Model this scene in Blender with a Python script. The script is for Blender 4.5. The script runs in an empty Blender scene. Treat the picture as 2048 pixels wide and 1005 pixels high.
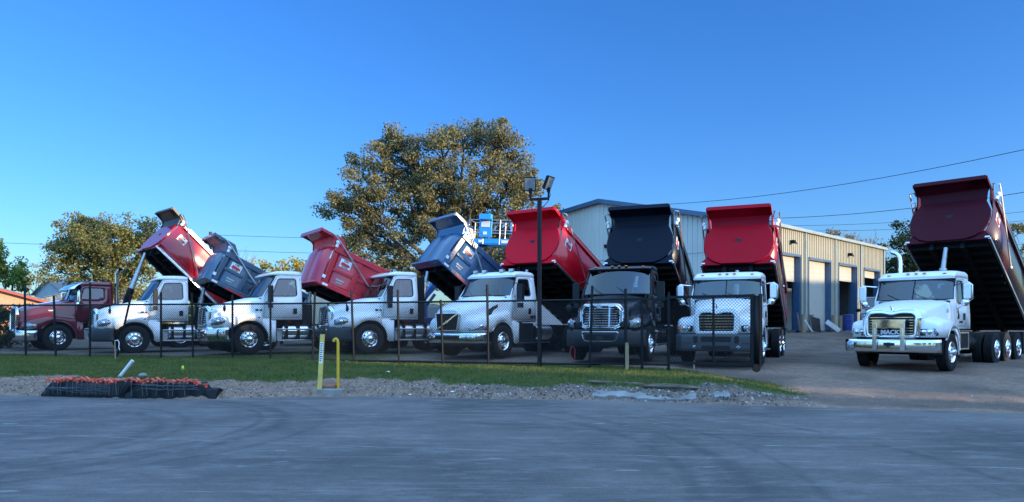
import bpy, bmesh, math, random
import numpy as np
from mathutils import Vector, Matrix, noise
random.seed(7); rng = np.random.default_rng(11)
R = math.radians
scn = bpy.context.scene

# ------------------------------------------------------------------ camera, sky, sun, exposure
CZ = 1.06; F = 1479.0; HY = 656.0
cam = bpy.data.cameras.new('camera'); camo = bpy.data.objects.new('camera', cam)
scn.collection.objects.link(camo); scn.camera = camo
camo.location = (0, 0, CZ); camo.rotation_euler = (R(90), 0, 0)
cam.sensor_width = 36.0; cam.lens = 36.0 * F / 2048.0
cam.shift_y = (HY - 502.5) / 2048.0
cam.clip_start = 0.1; cam.clip_end = 5000

SUN_EL = R(6.5); SX, SY = 0.90, -0.436          # towards the sun, on the ground
w = bpy.data.worlds.new('World'); scn.world = w; w.use_nodes = True
wn = w.node_tree.nodes; wl = w.node_tree.links; wn.clear()
sky = wn.new('ShaderNodeTexSky'); sky.sky_type = 'NISHITA'; sky.sun_disc = False
sky.sun_elevation = SUN_EL; sky.sun_rotation = math.atan2(SX, SY)
sky.altitude = 200; sky.air_density = 1.0; sky.dust_density = 0.55; sky.ozone_density = 3.0
hs = wn.new('ShaderNodeHueSaturation'); hs.inputs['Saturation'].default_value = 1.15
hs.inputs['Value'].default_value = 1.0
bg = wn.new('ShaderNodeBackground'); SKY = 0.15
wo = wn.new('ShaderNodeOutputWorld')
tint = wn.new('ShaderNodeMix'); tint.data_type = 'RGBA'; tint.blend_type = 'MULTIPLY'; tint.inputs[0].default_value = 1.0
tint.inputs[7].default_value = (.66, .86, 1.30, 1); tint.clamp_result = False
# upper sky and sky behind the camera boosted, added fill for shaded trucks and road
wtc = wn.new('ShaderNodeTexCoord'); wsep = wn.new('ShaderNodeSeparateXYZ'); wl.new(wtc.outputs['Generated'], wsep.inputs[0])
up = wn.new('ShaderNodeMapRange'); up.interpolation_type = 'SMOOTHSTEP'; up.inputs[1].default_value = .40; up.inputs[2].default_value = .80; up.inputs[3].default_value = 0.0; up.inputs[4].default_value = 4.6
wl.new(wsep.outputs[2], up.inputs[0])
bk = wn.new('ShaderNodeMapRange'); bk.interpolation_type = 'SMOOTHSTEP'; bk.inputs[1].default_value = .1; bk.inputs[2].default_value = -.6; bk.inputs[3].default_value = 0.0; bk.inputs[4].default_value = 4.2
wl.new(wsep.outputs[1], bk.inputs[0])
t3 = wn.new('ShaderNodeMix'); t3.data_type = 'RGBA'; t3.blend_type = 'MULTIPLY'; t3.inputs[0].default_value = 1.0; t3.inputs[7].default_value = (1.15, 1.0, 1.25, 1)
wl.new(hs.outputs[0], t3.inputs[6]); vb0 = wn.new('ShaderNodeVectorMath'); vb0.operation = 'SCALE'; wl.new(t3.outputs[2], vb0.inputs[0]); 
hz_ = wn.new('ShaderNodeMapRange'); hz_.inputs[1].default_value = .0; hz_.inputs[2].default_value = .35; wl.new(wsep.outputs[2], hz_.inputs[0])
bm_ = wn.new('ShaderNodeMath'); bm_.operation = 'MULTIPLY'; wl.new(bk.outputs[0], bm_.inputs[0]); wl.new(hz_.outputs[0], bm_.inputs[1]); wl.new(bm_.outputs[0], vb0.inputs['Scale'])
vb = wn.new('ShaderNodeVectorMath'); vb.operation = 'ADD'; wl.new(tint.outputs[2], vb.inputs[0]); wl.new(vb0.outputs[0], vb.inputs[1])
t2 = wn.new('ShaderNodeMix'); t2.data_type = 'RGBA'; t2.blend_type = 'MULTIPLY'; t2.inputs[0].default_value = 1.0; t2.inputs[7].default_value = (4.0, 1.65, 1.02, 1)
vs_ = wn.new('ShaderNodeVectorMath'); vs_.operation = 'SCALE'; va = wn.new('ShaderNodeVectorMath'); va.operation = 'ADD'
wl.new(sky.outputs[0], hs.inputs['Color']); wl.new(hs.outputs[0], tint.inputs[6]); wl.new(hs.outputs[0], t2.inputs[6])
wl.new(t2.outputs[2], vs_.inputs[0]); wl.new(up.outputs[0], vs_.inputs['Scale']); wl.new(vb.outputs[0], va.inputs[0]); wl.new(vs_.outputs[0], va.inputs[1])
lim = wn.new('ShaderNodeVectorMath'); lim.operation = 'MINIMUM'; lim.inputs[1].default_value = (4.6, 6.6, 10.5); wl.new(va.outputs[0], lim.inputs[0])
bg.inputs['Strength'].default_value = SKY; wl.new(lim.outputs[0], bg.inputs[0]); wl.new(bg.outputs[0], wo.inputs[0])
sun = bpy.data.lights.new('sun', 'SUN'); suno = bpy.data.objects.new('sun', sun); scn.collection.objects.link(suno)
sun.energy = 4.2; sun.angle = R(0.5); sun.color = (1.0, 0.80, 0.52)
d = Vector((SX * math.cos(SUN_EL), SY * math.cos(SUN_EL), math.sin(SUN_EL)))
suno.rotation_euler = d.to_track_quat('Z', 'Y').to_euler(); suno.location = (40, -20, 20)
scn.view_settings.view_transform = 'Standard'; scn.view_settings.look = 'None'
scn.view_settings.exposure = 1.06; scn.view_settings.gamma = 1.0
scn.cycles.max_bounces = 6; scn.cycles.transparent_max_bounces = 16
scn.cycles.sample_clamp_indirect = 6

# ------------------------------------------------------------------ materials
def nt(name):
    m = bpy.data.materials.new(name); m.use_nodes = True
    return m, m.node_tree.nodes, m.node_tree.links, m.node_tree.nodes['Principled BSDF']
def mat(name, col, rough=0.5, metal=0.0, coat=0.0, var=0.0, vscale=3.0, bump=0.0, bscale=60.0, spec=0.5, dirt=None, stretch=None, rvar=0.0):
    m, n, l, p = nt(name)
    p.inputs['Base Color'].default_value = (*col, 1); p.inputs['Roughness'].default_value = rough
    p.inputs['Metallic'].default_value = metal; p.inputs['Coat Weight'].default_value = coat
    p.inputs['Coat Roughness'].default_value = 0.06; p.inputs['Specular IOR Level'].default_value = spec
    if var or bump or dirt or rvar:
        tc = n.new('ShaderNodeTexCoord'); src = tc.outputs['Object']
        if stretch:
            mp = n.new('ShaderNodeMapping'); mp.inputs['Scale'].default_value = stretch
            l.new(src, mp.inputs[0]); src = mp.outputs[0]
    if var or rvar:
        t = n.new('ShaderNodeTexNoise'); t.inputs['Scale'].default_value = vscale; t.inputs['Detail'].default_value = 6
        l.new(src, t.inputs['Vector'])
    if var:
        r = n.new('ShaderNodeMix'); r.data_type = 'RGBA'
        r.inputs[6].default_value = (*[c * (1 - var) for c in col], 1)
        r.inputs[7].default_value = (*[min(1, c * (1 + var)) for c in col], 1)
        mr = n.new('ShaderNodeMapRange'); mr.inputs[1].default_value = .3; mr.inputs[2].default_value = .7
        l.new(t.outputs[0], mr.inputs[0]); l.new(mr.outputs[0], r.inputs[0])
        out = r.outputs[2]
        if dirt:
            t2 = n.new('ShaderNodeTexNoise'); t2.inputs['Scale'].default_value = vscale * 4; t2.inputs['Detail'].default_value = 9
            l.new(src, t2.inputs['Vector'])
            m2 = n.new('ShaderNodeMapRange'); m2.inputs[1].default_value = .52; m2.inputs[2].default_value = .75; m2.inputs[4].default_value = .6
            l.new(t2.outputs[0], m2.inputs[0])
            r2 = n.new('ShaderNodeMix'); r2.data_type = 'RGBA'; r2.inputs[7].default_value = (*dirt, 1)
            l.new(m2.outputs[0], r2.inputs[0]); l.new(out, r2.inputs[6]); out = r2.outputs[2]
        l.new(out, p.inputs['Base Color'])
    if rvar:
        m3 = n.new('ShaderNodeMapRange'); m3.inputs[3].default_value = max(0, rough - rvar); m3.inputs[4].default_value = rough + rvar
        l.new(t.outputs[0], m3.inputs[0]); l.new(m3.outputs[0], p.inputs['Roughness'])
    if bump:
        b = n.new('ShaderNodeBump'); b.inputs['Strength'].default_value = bump; b.inputs['Distance'].default_value = 0.02
        t3 = n.new('ShaderNodeTexNoise'); t3.inputs['Scale'].default_value = bscale; t3.inputs['Detail'].default_value = 5
        l.new(src, t3.inputs['Vector']); l.new(t3.outputs[0], b.inputs['Height']); l.new(b.outputs[0], p.inputs['Normal'])
    return m
def paint(name, col, rough=.28, coat=.6, var=.06, spec=.5):
    return mat(name, col, rough, 0, coat, var=var, spec=spec, vscale=1.2, bump=.025, bscale=2.0, rvar=.08)
def glass(name, tint, mixv=.35, rough=.03):
    m, n, l, p = nt(name); n.remove(p)
    tr = n.new('ShaderNodeBsdfTransparent'); tr.inputs[0].default_value = (*tint, 1)
    gl = n.new('ShaderNodeBsdfGlossy'); gl.inputs['Roughness'].default_value = rough; gl.inputs[0].default_value = (.9, .95, 1, 1)
    fr = n.new('ShaderNodeFresnel'); fr.inputs[0].default_value = 1.5
    mr = n.new('ShaderNodeMapRange'); mr.inputs[3].default_value = mixv * .35; mr.inputs[4].default_value = 1
    mx = n.new('ShaderNodeMixShader'); l.new(fr.outputs[0], mr.inputs[0]); l.new(mr.outputs[0], mx.inputs[0])
    l.new(tr.outputs[0], mx.inputs[1]); l.new(gl.outputs[0], mx.inputs[2]); l.new(mx.outputs[0], n['Material Output'].inputs[0])
    return m
M = {}
M['white'] = paint('white_paint', (.74, .74, .74), .38, .2, .03)
M['chrome'] = mat('chrome', (.78, .79, .80), .09, 1.0, bump=.12, bscale=2.5)
M['alu'] = mat('brushed_aluminium', (.62, .62, .62), .32, 1.0, var=.12, vscale=6)
M['rubber'] = mat('tyre_rubber', (.011, .011, .012), .85, var=.25, spec=.25, vscale=8, bump=.2, bscale=80)
M['frame'] = mat('black_frame_paint', (.005, .005, .006), .6, var=.3, vscale=5, spec=.2)
M['plastic'] = mat('grey_bumper_plastic', (.022, .026, .031), .6, var=.08, bump=.1, bscale=150)
M['plastic2'] = mat('mid_grey_bumper_plastic', (.055, .062, .07), .6, var=.08)
M['darkplastic'] = mat('black_plastic', (.009, .010, .012), .5, spec=.3)
M['interior'] = mat('cab_interior', (.022, .024, .028), .8, var=.1)
M['glass'] = glass('cab_glass', (.20, .27, .29), .16)
M['lens'] = mat('lamp_lens', (.30, .33, .36), .12, .6, coat=1.0, var=.6, vscale=16)
M['amber'] = mat('amber_lens', (.75, .16, .02), .25, coat=.6)
M['redlens'] = mat('red_lens', (.55, .02, .015), .25, coat=.6)
M['post'] = mat('fence_black', (.006, .007, .009), .55, spec=.25, var=.25, vscale=6)
M['wire'] = mat('fence_wire', (.010, .013, .018), .6, spec=.3)
M['steel'] = mat('galvanised_steel', (.38, .39, .40), .45, .7, var=.15, vscale=9)
M['wood'] = mat('weathered_wood', (.30, .21, .12), .85, var=.35, vscale=5, stretch=(1, 1, .15), bump=.4, bscale=30)
M['oldwood'] = mat('rotten_timber', (.105, .075, .055), .95, var=.5, vscale=5, stretch=(.2, 1, 1), bump=.8, bscale=25)
M['bark'] = mat('bark', (.060, .048, .038), .95, var=.4, vscale=4, stretch=(1, 1, .2), bump=.9, bscale=18)
M['decal_white'] = mat('decal_white', (.75, .76, .77), .35)
M['decal_red'] = mat('decal_red', (.55, .02, .03), .35)
M['black'] = mat('deep_black', (.004, .004, .005), .7)

# ------------------------------------------------------------------ mesh helpers
class MB:
    def __init__(s): s.v = []; s.f = []; s.m = []
    def add(s, vs, fs, mi=0):
        o = len(s.v); s.v += [tuple(v) for v in vs]
        s.f += [tuple(i + o for i in f) for f in fs]; s.m += [mi] * len(fs); return s
    def box(s, x0, x1, y0, y1, z0, z1, mi=0, T=None):
        vs = [(x, y, z) for x in (x0, x1) for y in (y0, y1) for z in (z0, z1)]
        if T is not None: vs = [T @ Vector(v) for v in vs]
        return s.add(vs, [(0, 1, 3, 2), (4, 6, 7, 5), (0, 4, 5, 1), (2, 3, 7, 6), (0, 2, 6, 4), (1, 5, 7, 3)], mi)
    def beam(s, a, b, w, h, mi=0, up=(0, 0, 1)):
        a = Vector(a); b = Vector(b); d = (b - a).normalized(); u = Vector(up)
        sd = d.cross(u)
        if sd.length < 1e-4: sd = d.cross(Vector((1, 0, 0)))
        sd.normalize(); u = sd.cross(d).normalized()
        vs = []
        for p in (a, b):
            for i, j in ((-1, -1), (1, -1), (1, 1), (-1, 1)): vs.append(p + sd * (i * w / 2) + u * (j * h / 2))
        return s.add(vs, [(3, 2, 1, 0), (4, 5, 6, 7), (0, 1, 5, 4), (1, 2, 6, 5), (2, 3, 7, 6), (3, 0, 4, 7)], mi)
    def tube(s, a, b, r, n=8, r2=None, mi=0, cap=True):
        return s.path([a, b], [r, r if r2 is None else r2], n, mi, cap)
    def path(s, pts, r, n=8, mi=0, cap=True):
        pts = [Vector(p) for p in pts]; k = len(pts)
        rs = r if isinstance(r, (list, tuple)) else [r] * k
        vs = []; ref = None
        for i, p in enumerate(pts):
            d = (pts[min(i + 1, k - 1)] - pts[max(i - 1, 0)]).normalized()
            if ref is None:
                ref = d.cross(Vector((0, 0, 1)))
                if ref.length < .05: ref = d.cross(Vector((1, 0, 0)))
            ref = (ref - d * ref.dot(d)).normalized(); q = d.cross(ref)
            for j in range(n):
                a = 2 * math.pi * j / n
                vs.append(p + ref * (rs[i] * math.cos(a)) + q * (rs[i] * math.sin(a)))
        fs = [(i * n + j, i * n + (j + 1) % n, (i + 1) * n + (j + 1) % n, (i + 1) * n + j) for i in range(k - 1) for j in range(n)]
        if cap: fs += [tuple(range(n - 1, -1, -1)), tuple(range((k - 1) * n, k * n))]
        return s.add(vs, fs, mi)
    def lathe(s, prof, c, axis='y', n=24, sgn=1, mi=0):
        # prof: (radius, along axis)
        vs = []
        for (r, a) in prof:
            for j in range(n):
                t = 2 * math.pi * j / n; u, v = r * math.cos(t), r * math.sin(t)
                o = {'y': (u, a * sgn, v), 'x': (a * sgn, u, v), 'z': (u, v, a * sgn)}[axis]
                vs.append((c[0] + o[0], c[1] + o[1], c[2] + o[2]))
        fs = [(i * n + j, i * n + (j + 1) % n, (i + 1) * n + (j + 1) % n, (i + 1) * n + j) for i in range(len(prof) - 1) for j in range(n)]
        return s.add(vs, fs, mi)
    def grid(s, P, mi=0, flip=False):
        nu = len(P); nv = len(P[0]); vs = [p for row in P for p in row]
        fs = []
        for i in range(nu - 1):
            for j in range(nv - 1):
                q = (i * nv + j, i * nv + j + 1, (i + 1) * nv + j + 1, (i + 1) * nv + j)
                fs.append(q[::-1] if flip else q)
        return s.add(vs, fs, mi)
    def prism(s, pts, fn, t0, t1, mi=0):
        # pts: 2D outline, fn(a,b,t)->3D
        n = len(pts); vs = [fn(a, b, t0) for a, b in pts] + [fn(a, b, t1) for a, b in pts]
        fs = [tuple(range(n)), tuple(range(2 * n - 1, n - 1, -1))] + [(i, i + n, (i + 1) % n + n, (i + 1) % n) for i in range(n)]
        return s.add(vs, fs, mi)
    def ball(s, c, rx, ry, rz, mi=0, n=10, m=7):
        vs = []; 
        for i in range(m + 1):
            ph = math.pi * i / m
            for j in range(n):
                t = 2 * math.pi * j / n
                vs.append((c[0] + rx * math.sin(ph) * math.cos(t), c[1] + ry * math.sin(ph) * math.sin(t), c[2] + rz * math.cos(ph)))
        return s.add(vs, [(i * n + j, (i + 1) * n + j, (i + 1) * n + (j + 1) % n, i * n + (j + 1) % n) for i in range(m) for j in range(n)], mi)
    def mesh(s, name, mats, smooth=35):
        me = bpy.data.meshes.new(name); me.from_pydata([tuple(v) for v in s.v], [], s.f)
        for m in (mats if isinstance(mats, (list, tuple)) else [mats]): me.materials.append(m)
        me.polygons.foreach_set('material_index', s.m)
        bm = bmesh.new(); bm.from_mesh(me)
        bmesh.ops.remove_doubles(bm, verts=bm.verts, dist=1e-5)
        bmesh.ops.recalc_face_normals(bm, faces=bm.faces); bm.to_mesh(me); bm.free()
        if smooth:
            me.shade_smooth(); me.set_sharp_from_angle(angle=R(smooth))
        return me
    def build(s, name, mats, parent=None, bevel=0, solid=0, smooth=35, label=None):
        me = s.mesh(name, mats, smooth); o = bpy.data.objects.new(name, me); scn.collection.objects.link(o)
        if parent: o.parent = parent
        if solid:
            md = o.modifiers.new('thickness', 'SOLIDIFY'); md.thickness = solid; md.offset = -1
        if bevel:
            md = o.modifiers.new('edges', 'BEVEL'); md.width = bevel; md.segments = 2; md.limit_method = 'ANGLE'; md.angle_limit = R(40)
            md.harden_normals = False
        if label: o['label'] = label
        return o
def inst(name, me, parent, loc=(0, 0, 0), rz=0):
    o = bpy.data.objects.new(name, me); scn.collection.objects.link(o); o.parent = parent
    o.location = loc; o.rotation_euler = (0, 0, rz); return o
def tag(o, label=None, cat=None, group=None, kind=None):
    if label: o['label'] = label
    if cat: o['category'] = cat
    if group: o['group'] = group
    if kind: o['kind'] = kind
    return o
def thing(name, loc, rz=0, label=None, cat=None, group=None):
    o = bpy.data.objects.new(name, None); scn.collection.objects.link(o)
    o.location = loc; o.rotation_euler = (0, 0, rz); o.empty_display_size = .3
    return tag(o, label, cat, group)
def copy_tree(o, parent=None):
    c = o.copy(); scn.collection.objects.link(c)
    if parent: c.parent = parent
    for ch in list(o.children): copy_tree(ch, c)
    return c
def text_mesh(txt, size, m, name, parent, loc, rot, depth=.01):
    cu = bpy.data.curves.new(name, 'FONT'); cu.body = txt; cu.size = size; cu.extrude = depth; cu.align_x = 'CENTER'; cu.align_y = 'CENTER'; cu.offset = size * .03
    tmp = bpy.data.objects.new('tmp', cu); scn.collection.objects.link(tmp)
    me = bpy.data.meshes.new_from_object(tmp.evaluated_get(bpy.context.evaluated_depsgraph_get()))
    bpy.data.objects.remove(tmp); bpy.data.curves.remove(cu); me.name = name
    me.materials.clear(); me.materials.append(m)
    o = bpy.data.objects.new(name, me); scn.collection.objects.link(o); o.parent = parent
    o.location = loc; o.rotation_euler = rot; return o
def at(x, y, D): return ((x - 1024) / F * D, D, CZ + (HY - y) / F * D)
def itp(x, xs, ys): return float(np.interp(x, xs, ys))
def sst(a, b, x):
    t = min(1, max(0, (x - a) / (b - a))); return t * t * (3 - 2 * t)
# ------------------------------------------------------------------ terrain
EX = [-400, -60, -11.8, -9.4, -7.0, -5.0, -3.4, -.27, 2.0, 3.6, 4.9, 7.0, 9.6, 20, 60, 400]
EY = [18.5, 18.5, 17.7, 17.0, 16.6, 17.3, 17.4, 16.7, 16.4, 15.9, 15.3, 14.7, 13.9, 11.5, 4, -60]
RZ = -.55
def edge(x): return itp(x, EX, EY)
def fbm(x, y, s, o=3):
    v = 0; a = 1
    for i in range(o): v += a * noise.noise((x * s + 17.3 * i, y * s, 3.1 * i)); s *= 2.1; a *= .5
    return v
def ground_z(x, y, fine=True):
    s = y - edge(x)
    drive = sst(4.7, 6.6, x + .25 * (s - 2))           # the gravel driveway climbs evenly
    bank = itp(s, [-2, -.3, 0, .35, .9, 1.8, 4.2, 6.5], [-.75, -.62, -.56, -.42, -.31, -.2, -.06, 0.0])
    ramp = itp(s, [-2, -.3, 0, 1, 3, 5.5, 8], [-.75, -.6, -.552, -.50, -.36, -.19, -.09])
    z = bank * (1 - drive) + ramp * drive
    k_ = sst(4, 12, x); far = (1 - k_) * itp(y, [20, 24, 28, 34, 44, 60], [0, .08, .13, .18, .55, 1.0]) + k_ * itp(y, [20, 24, 28, 31, 34, 37.5, 60], [0, .08, .13, .3, .6, .90, 1.0])
    z += far * sst(4, 9, s)
    if fine and -.6 < s < 7 and abs(x) < 30:
        amp = .075 * (1 - sst(1.6, 2.6, s)) * sst(-.3, .4, s) * (1 - .75 * drive) + .016
        z += amp * fbm(x, y, 1.7, 4)
        if x < 4: z += .05 * (1 - sst(1.0, 1.9, s)) * sst(0, .3, s) * max(0, fbm(x + 9, y, .8, 2))
    return z
def grass_amt(x, y):
    s = y - edge(x)
    lo = itp(x, [-12, -8.6, -6, -3.6, -1.5, .5, 2.5, 4.5, 6], [1.45, 1.3, 1.3, 1.35, 1.05, .85, .85, 1.05, 1.4]) + .55 * fbm(x, y, .8, 4)
    g = sst(lo - .25, lo + .3, s)
    fy = itp(x, [-20, -7.24, -.35, 2.45, 6], [26, 23.6, 21.3, 20.4, 18.4])
    g *= 1 - sst(fy + .3, fy + 1.2, y + .8 * fbm(x, y, .5)) * (1 - .5 * sst(-11, -8, x) * (1 - sst(-5, -3, x)))
    xr = 6.7 + .45 * fbm(x, y, .8, 2) - .22 * max(0, s - 1.5)
    g *= 1 - sst(xr - .5, xr + .4, x)
    if x > 9.5: g = max(g, .8 * sst(.12, .4, fbm(x, y, .35, 3)) * sst(2.0, 2.6, s) * (1 - sst(3.6, 4.4, s)))
    return g
xs = np.concatenate([[-400, -250, -150, -100, -75, -55, -42, -32, -26, -21, -18], np.arange(-16, 12.01, .1), [13, 15, 18, 22, 28, 36, 50, 75, 110, 180, 300, 400]])
ss = np.concatenate([[-2, -.8, -.5], np.arange(-.3, 3.0, .075), np.arange(3.0, 7.5, .16), [8, 8.6, 9.3, 10, 11, 12, 13.5, 15, 17, 19, 20.5, 22, 23.5, 25, 28, 32, 40, 60, 100, 200, 600]])
V = []; G = []; Gv = []
for x in xs:
    e = edge(x)
    for s in ss:
        y = e + s; V.append((x, y, ground_z(x, y))); G.append(grass_amt(x, y) if abs(x) < 40 and s < 60 else .6)
        dr = sst(4.0, 6.2, x)
        Gv.append(max(dr * (.15 + .6 * sst(-.25, .3, fbm(x, y, .45, 3))) * sst(.6, 3.0, s), sst(7, 9, s), (.75 * sst(-1.5, .5, x) * sst(.2, .5, s) * (1 - sst(1.2, 2.0, s)))))
nv = len(ss); fs = [(i * nv + j, (i + 1) * nv + j, (i + 1) * nv + j + 1, i * nv + j + 1) for i in range(len(xs) - 1) for j in range(nv - 1)]
me = bpy.data.meshes.new('ground'); me.from_pydata(V, [], fs)
for nm, arr in (('grass', G), ('gravel', Gv)):
    a = me.attributes.new(nm, 'FLOAT', 'POINT'); a.data.foreach_set('value', arr)
me.shade_smooth()
m, n, l, p = nt('ground_earth')
def attr(nm):
    a = n.new('ShaderNodeAttribute'); a.attribute_name = nm; return a.outputs['Fac']
tc = n.new('ShaderNodeTexCoord')
def nz(scale, det=6, rough=.6):
    t = n.new('ShaderNodeTexNoise'); t.inputs['Scale'].default_value = scale; t.inputs['Detail'].default_value = det; t.inputs['Roughness'].default_value = rough
    l.new(tc.outputs['Object'], t.inputs['Vector']); return t.outputs[0]
def rmp(fac, stops):
    r = n.new('ShaderNodeValToRGB'); e = r.color_ramp.elements
    e[0].position, e[0].color = stops[0][0], (*stops[0][1], 1); e[1].position, e[1].color = stops[-1][0], (*stops[-1][1], 1)
    for q in stops[1:-1]:
        z = e.new(q[0]); z.color = (*q[1], 1)
    l.new(fac, r.inputs[0]); return r.outputs[0]
def mix(f, a, b):
    r = n.new('ShaderNodeMix'); r.data_type = 'RGBA'
    if isinstance(f, float): r.inputs[0].default_value = f
    else: l.new(f, r.inputs[0])
    l.new(a, r.inputs[6]); l.new(b, r.inputs[7]); return r.outputs[2]
dirt = rmp(nz(5.5, 10, .78), [(.3, (.15, .098, .070)), (.5, (.25, .165, .12)), (.72, (.36, .26, .20))])
grav = rmp(nz(38, 8, .75), [(.33, (.05, .041, .035)), (.5, (.15, .12, .10)), (.68, (.30, .255, .22))])
gl2 = rmp(nz(.7, 6), [(.35, (.62, .58, .56)), (.65, (1.1, 1.04, 1.0))])
mm = n.new('ShaderNodeMix'); mm.data_type = 'RGBA'; mm.blend_type = 'MULTIPLY'; mm.inputs[0].default_value = 1
l.new(grav, mm.inputs[6]); l.new(gl2, mm.inputs[7])
soil = mix(attr('gravel'), dirt, mm.outputs[2])
grs = rmp(nz(9, 7), [(.3, (.035, .055, .014)), (.55, (.065, .095, .022)), (.75, (.13, .13, .045))])
ga = n.new('ShaderNodeMath'); ga.operation = 'MULTIPLY_ADD'; ga.use_clamp = True
nn = nz(6, 5); s1 = n.new('ShaderNodeMath'); s1.operation = 'MULTIPLY_ADD'; l.new(nn, s1.inputs[0]); s1.inputs[1].default_value = 1.4; s1.inputs[2].default_value = -.7
ad = n.new('ShaderNodeMath'); ad.operation = 'ADD'; l.new(attr('grass'), ad.inputs[0]); l.new(s1.outputs[0], ad.inputs[1])
mrr = n.new('ShaderNodeMapRange'); mrr.inputs[1].default_value = .3; mrr.inputs[2].default_value = .7; l.new(ad.outputs[0], mrr.inputs[0])
l.new(mix(mrr.outputs[0], soil, grs), p.inputs['Base Color']); p.inputs['Roughness'].default_value = .95
p.inputs['Specular IOR Level'].default_value = .2
b = n.new('ShaderNodeBump'); b.inputs['Strength'].default_value = .9; b.inputs['Distance'].default_value = .05
l.new(nz(22, 8, .7), b.inputs['Height']); l.new(b.outputs[0], p.inputs['Normal'])
me.materials.append(m)
go = bpy.data.objects.new('ground', me); scn.collection.objects.link(go); tag(go, kind='structure')

# road sheet
m, n, l, p = nt('asphalt')
tc = n.new('ShaderNodeTexCoord')
base = mix(.5, rmp(nz(42, 9, .85), [(.32, (.03, .03, .031)), (.5, (.100, .090, .085)), (.68, (.24, .22, .205))]), rmp(nz(9, 9, .85), [(.3, (.048, .047, .048)), (.5, (.098, .090, .087)), (.7, (.145, .134, .128))]))
big = rmp(nz(.35, 7, .6), [(.35, (.66, .66, .69)), (.65, (1.3, 1.26, 1.22))])
mm = n.new('ShaderNodeMix'); mm.data_type = 'RGBA'; mm.blend_type = 'MULTIPLY'; mm.inputs[0].default_value = 1
l.new(base, mm.inputs[6]); l.new(big, mm.inputs[7])
def streak(rz, sc, lo, hi, col, amt, base):
    mp = n.new('ShaderNodeMapping'); mp.inputs['Rotation'].default_value = (0, 0, rz); mp.inputs['Scale'].default_value = sc
    l.new(tc.outputs['Object'], mp.inputs[0])
    t = n.new('ShaderNodeTexNoise'); t.inputs['Scale'].default_value = 1; t.inputs['Detail'].default_value = 7; t.inputs['Roughness'].default_value = .65; l.new(mp.outputs[0], t.inputs['Vector'])
    q = n.new('ShaderNodeMapRange'); q.inputs[1].default_value = lo; q.inputs[2].default_value = hi; q.inputs[4].default_value = amt; l.new(t.outputs[0], q.inputs[0])
    r = n.new('ShaderNodeMix'); r.data_type = 'RGBA'; r.inputs[7].default_value = (*col, 1); l.new(q.outputs[0], r.inputs[0]); l.new(base, r.inputs[6]); return r.outputs[2]
c = streak(R(6), (1.6, 4.2, 1), .50, .76, (.24, .23, .22), .6, mm.outputs[2])
c = streak(R(-28), (.6, 6.0, 1), .52, .8, (.20, .19, .185), .5, c)
c = streak(R(15), (.8, 2.6, 1), .54, .8, (.045, .046, .05), .55, c)
# curved tyre tracks: rings round a few centres
def ring(cx, cy, r0, wdt, col, amt, base, y0=-99, y1=99):
    sx = n.new('ShaderNodeSeparateXYZ'); l.new(tc.outputs['Object'], sx.inputs[0])
    vm = n.new('ShaderNodeVectorMath'); vm.operation = 'DISTANCE'
    cb = n.new('ShaderNodeCombineXYZ'); l.new(sx.outputs[0], cb.inputs[0]); l.new(sx.outputs[1], cb.inputs[1]); l.new(cb.outputs[0], vm.inputs[0])
    vm.inputs[1].default_value = (cx, cy, 0)
    a = n.new('ShaderNodeMath'); a.operation = 'SUBTRACT'; l.new(vm.outputs['Value'], a.inputs[0]); a.inputs[1].default_value = r0
    a2 = n.new('ShaderNodeMath'); a2.operation = 'ABSOLUTE'; l.new(a.outputs[0], a2.inputs[0])
    q = n.new('ShaderNodeMapRange'); q.interpolation_type = 'SMOOTHSTEP'; q.inputs[1].default_value = 0; q.inputs[2].default_value = wdt; q.inputs[3].default_value = amt; q.inputs[4].default_value = 0; l.new(a2.outputs[0], q.inputs[0])
    yy = n.new('ShaderNodeMapRange'); yy.inputs[1].default_value = y0; yy.inputs[2].default_value = y1; l.new(sx.outputs[0], yy.inputs[0])
    tn = nz(3, 6, .7); q2 = n.new('ShaderNodeMapRange'); q2.inputs[1].default_value = .35; q2.inputs[2].default_value = .6; l.new(tn, q2.inputs[0])
    mu = n.new('ShaderNodeMath'); mu.operation = 'MULTIPLY'; l.new(q.outputs[0], mu.inputs[0]); l.new(q2.outputs[0], mu.inputs[1])
    mu2 = n.new('ShaderNodeMath'); mu2.operation = 'MULTIPLY'; l.new(mu.outputs[0], mu2.inputs[0]); l.new(yy.outputs[0], mu2.inputs[1])
    r = n.new('ShaderNodeMix'); r.data_type = 'RGBA'; r.inputs[7].default_value = (*col, 1); l.new(mu2.outputs[0], r.inputs[0]); l.new(base, r.inputs[6]); return r.outputs[2]
dk = (.038, .039, .042)
for (cx, cy, r0, wd, am, x0, x1) in ((-9.6, 10.7, 4.05, .30, .7, -8.6, -7.4), (-9.7, 10.9, 4.5, .16, .5, -8.6, -7.4), (-8.8, 11.8, 4.95, .30, .7, -7.6, -6.4), (-8.7, 12, 5.5, .14, .5, -7.6, -6.4), (-8.8, 11.8, 4.55, .12, .6, -7.6, -6.4),
        (-6.3, 8.8, 8.25, .16, .55, -1, 1), (-6.3, 8.8, 8.85, .20, .6, -1, 1), (-6.1, 9, 9.3, .1, .5, -1, 1), (-4, 8.5, 9.2, .16, .6, 2, 4), (8, 30, 19.5, .2, .5, -3, 2)):
    c = ring(cx, cy, r0, wd, dk, am, c, x0, x1)
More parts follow.
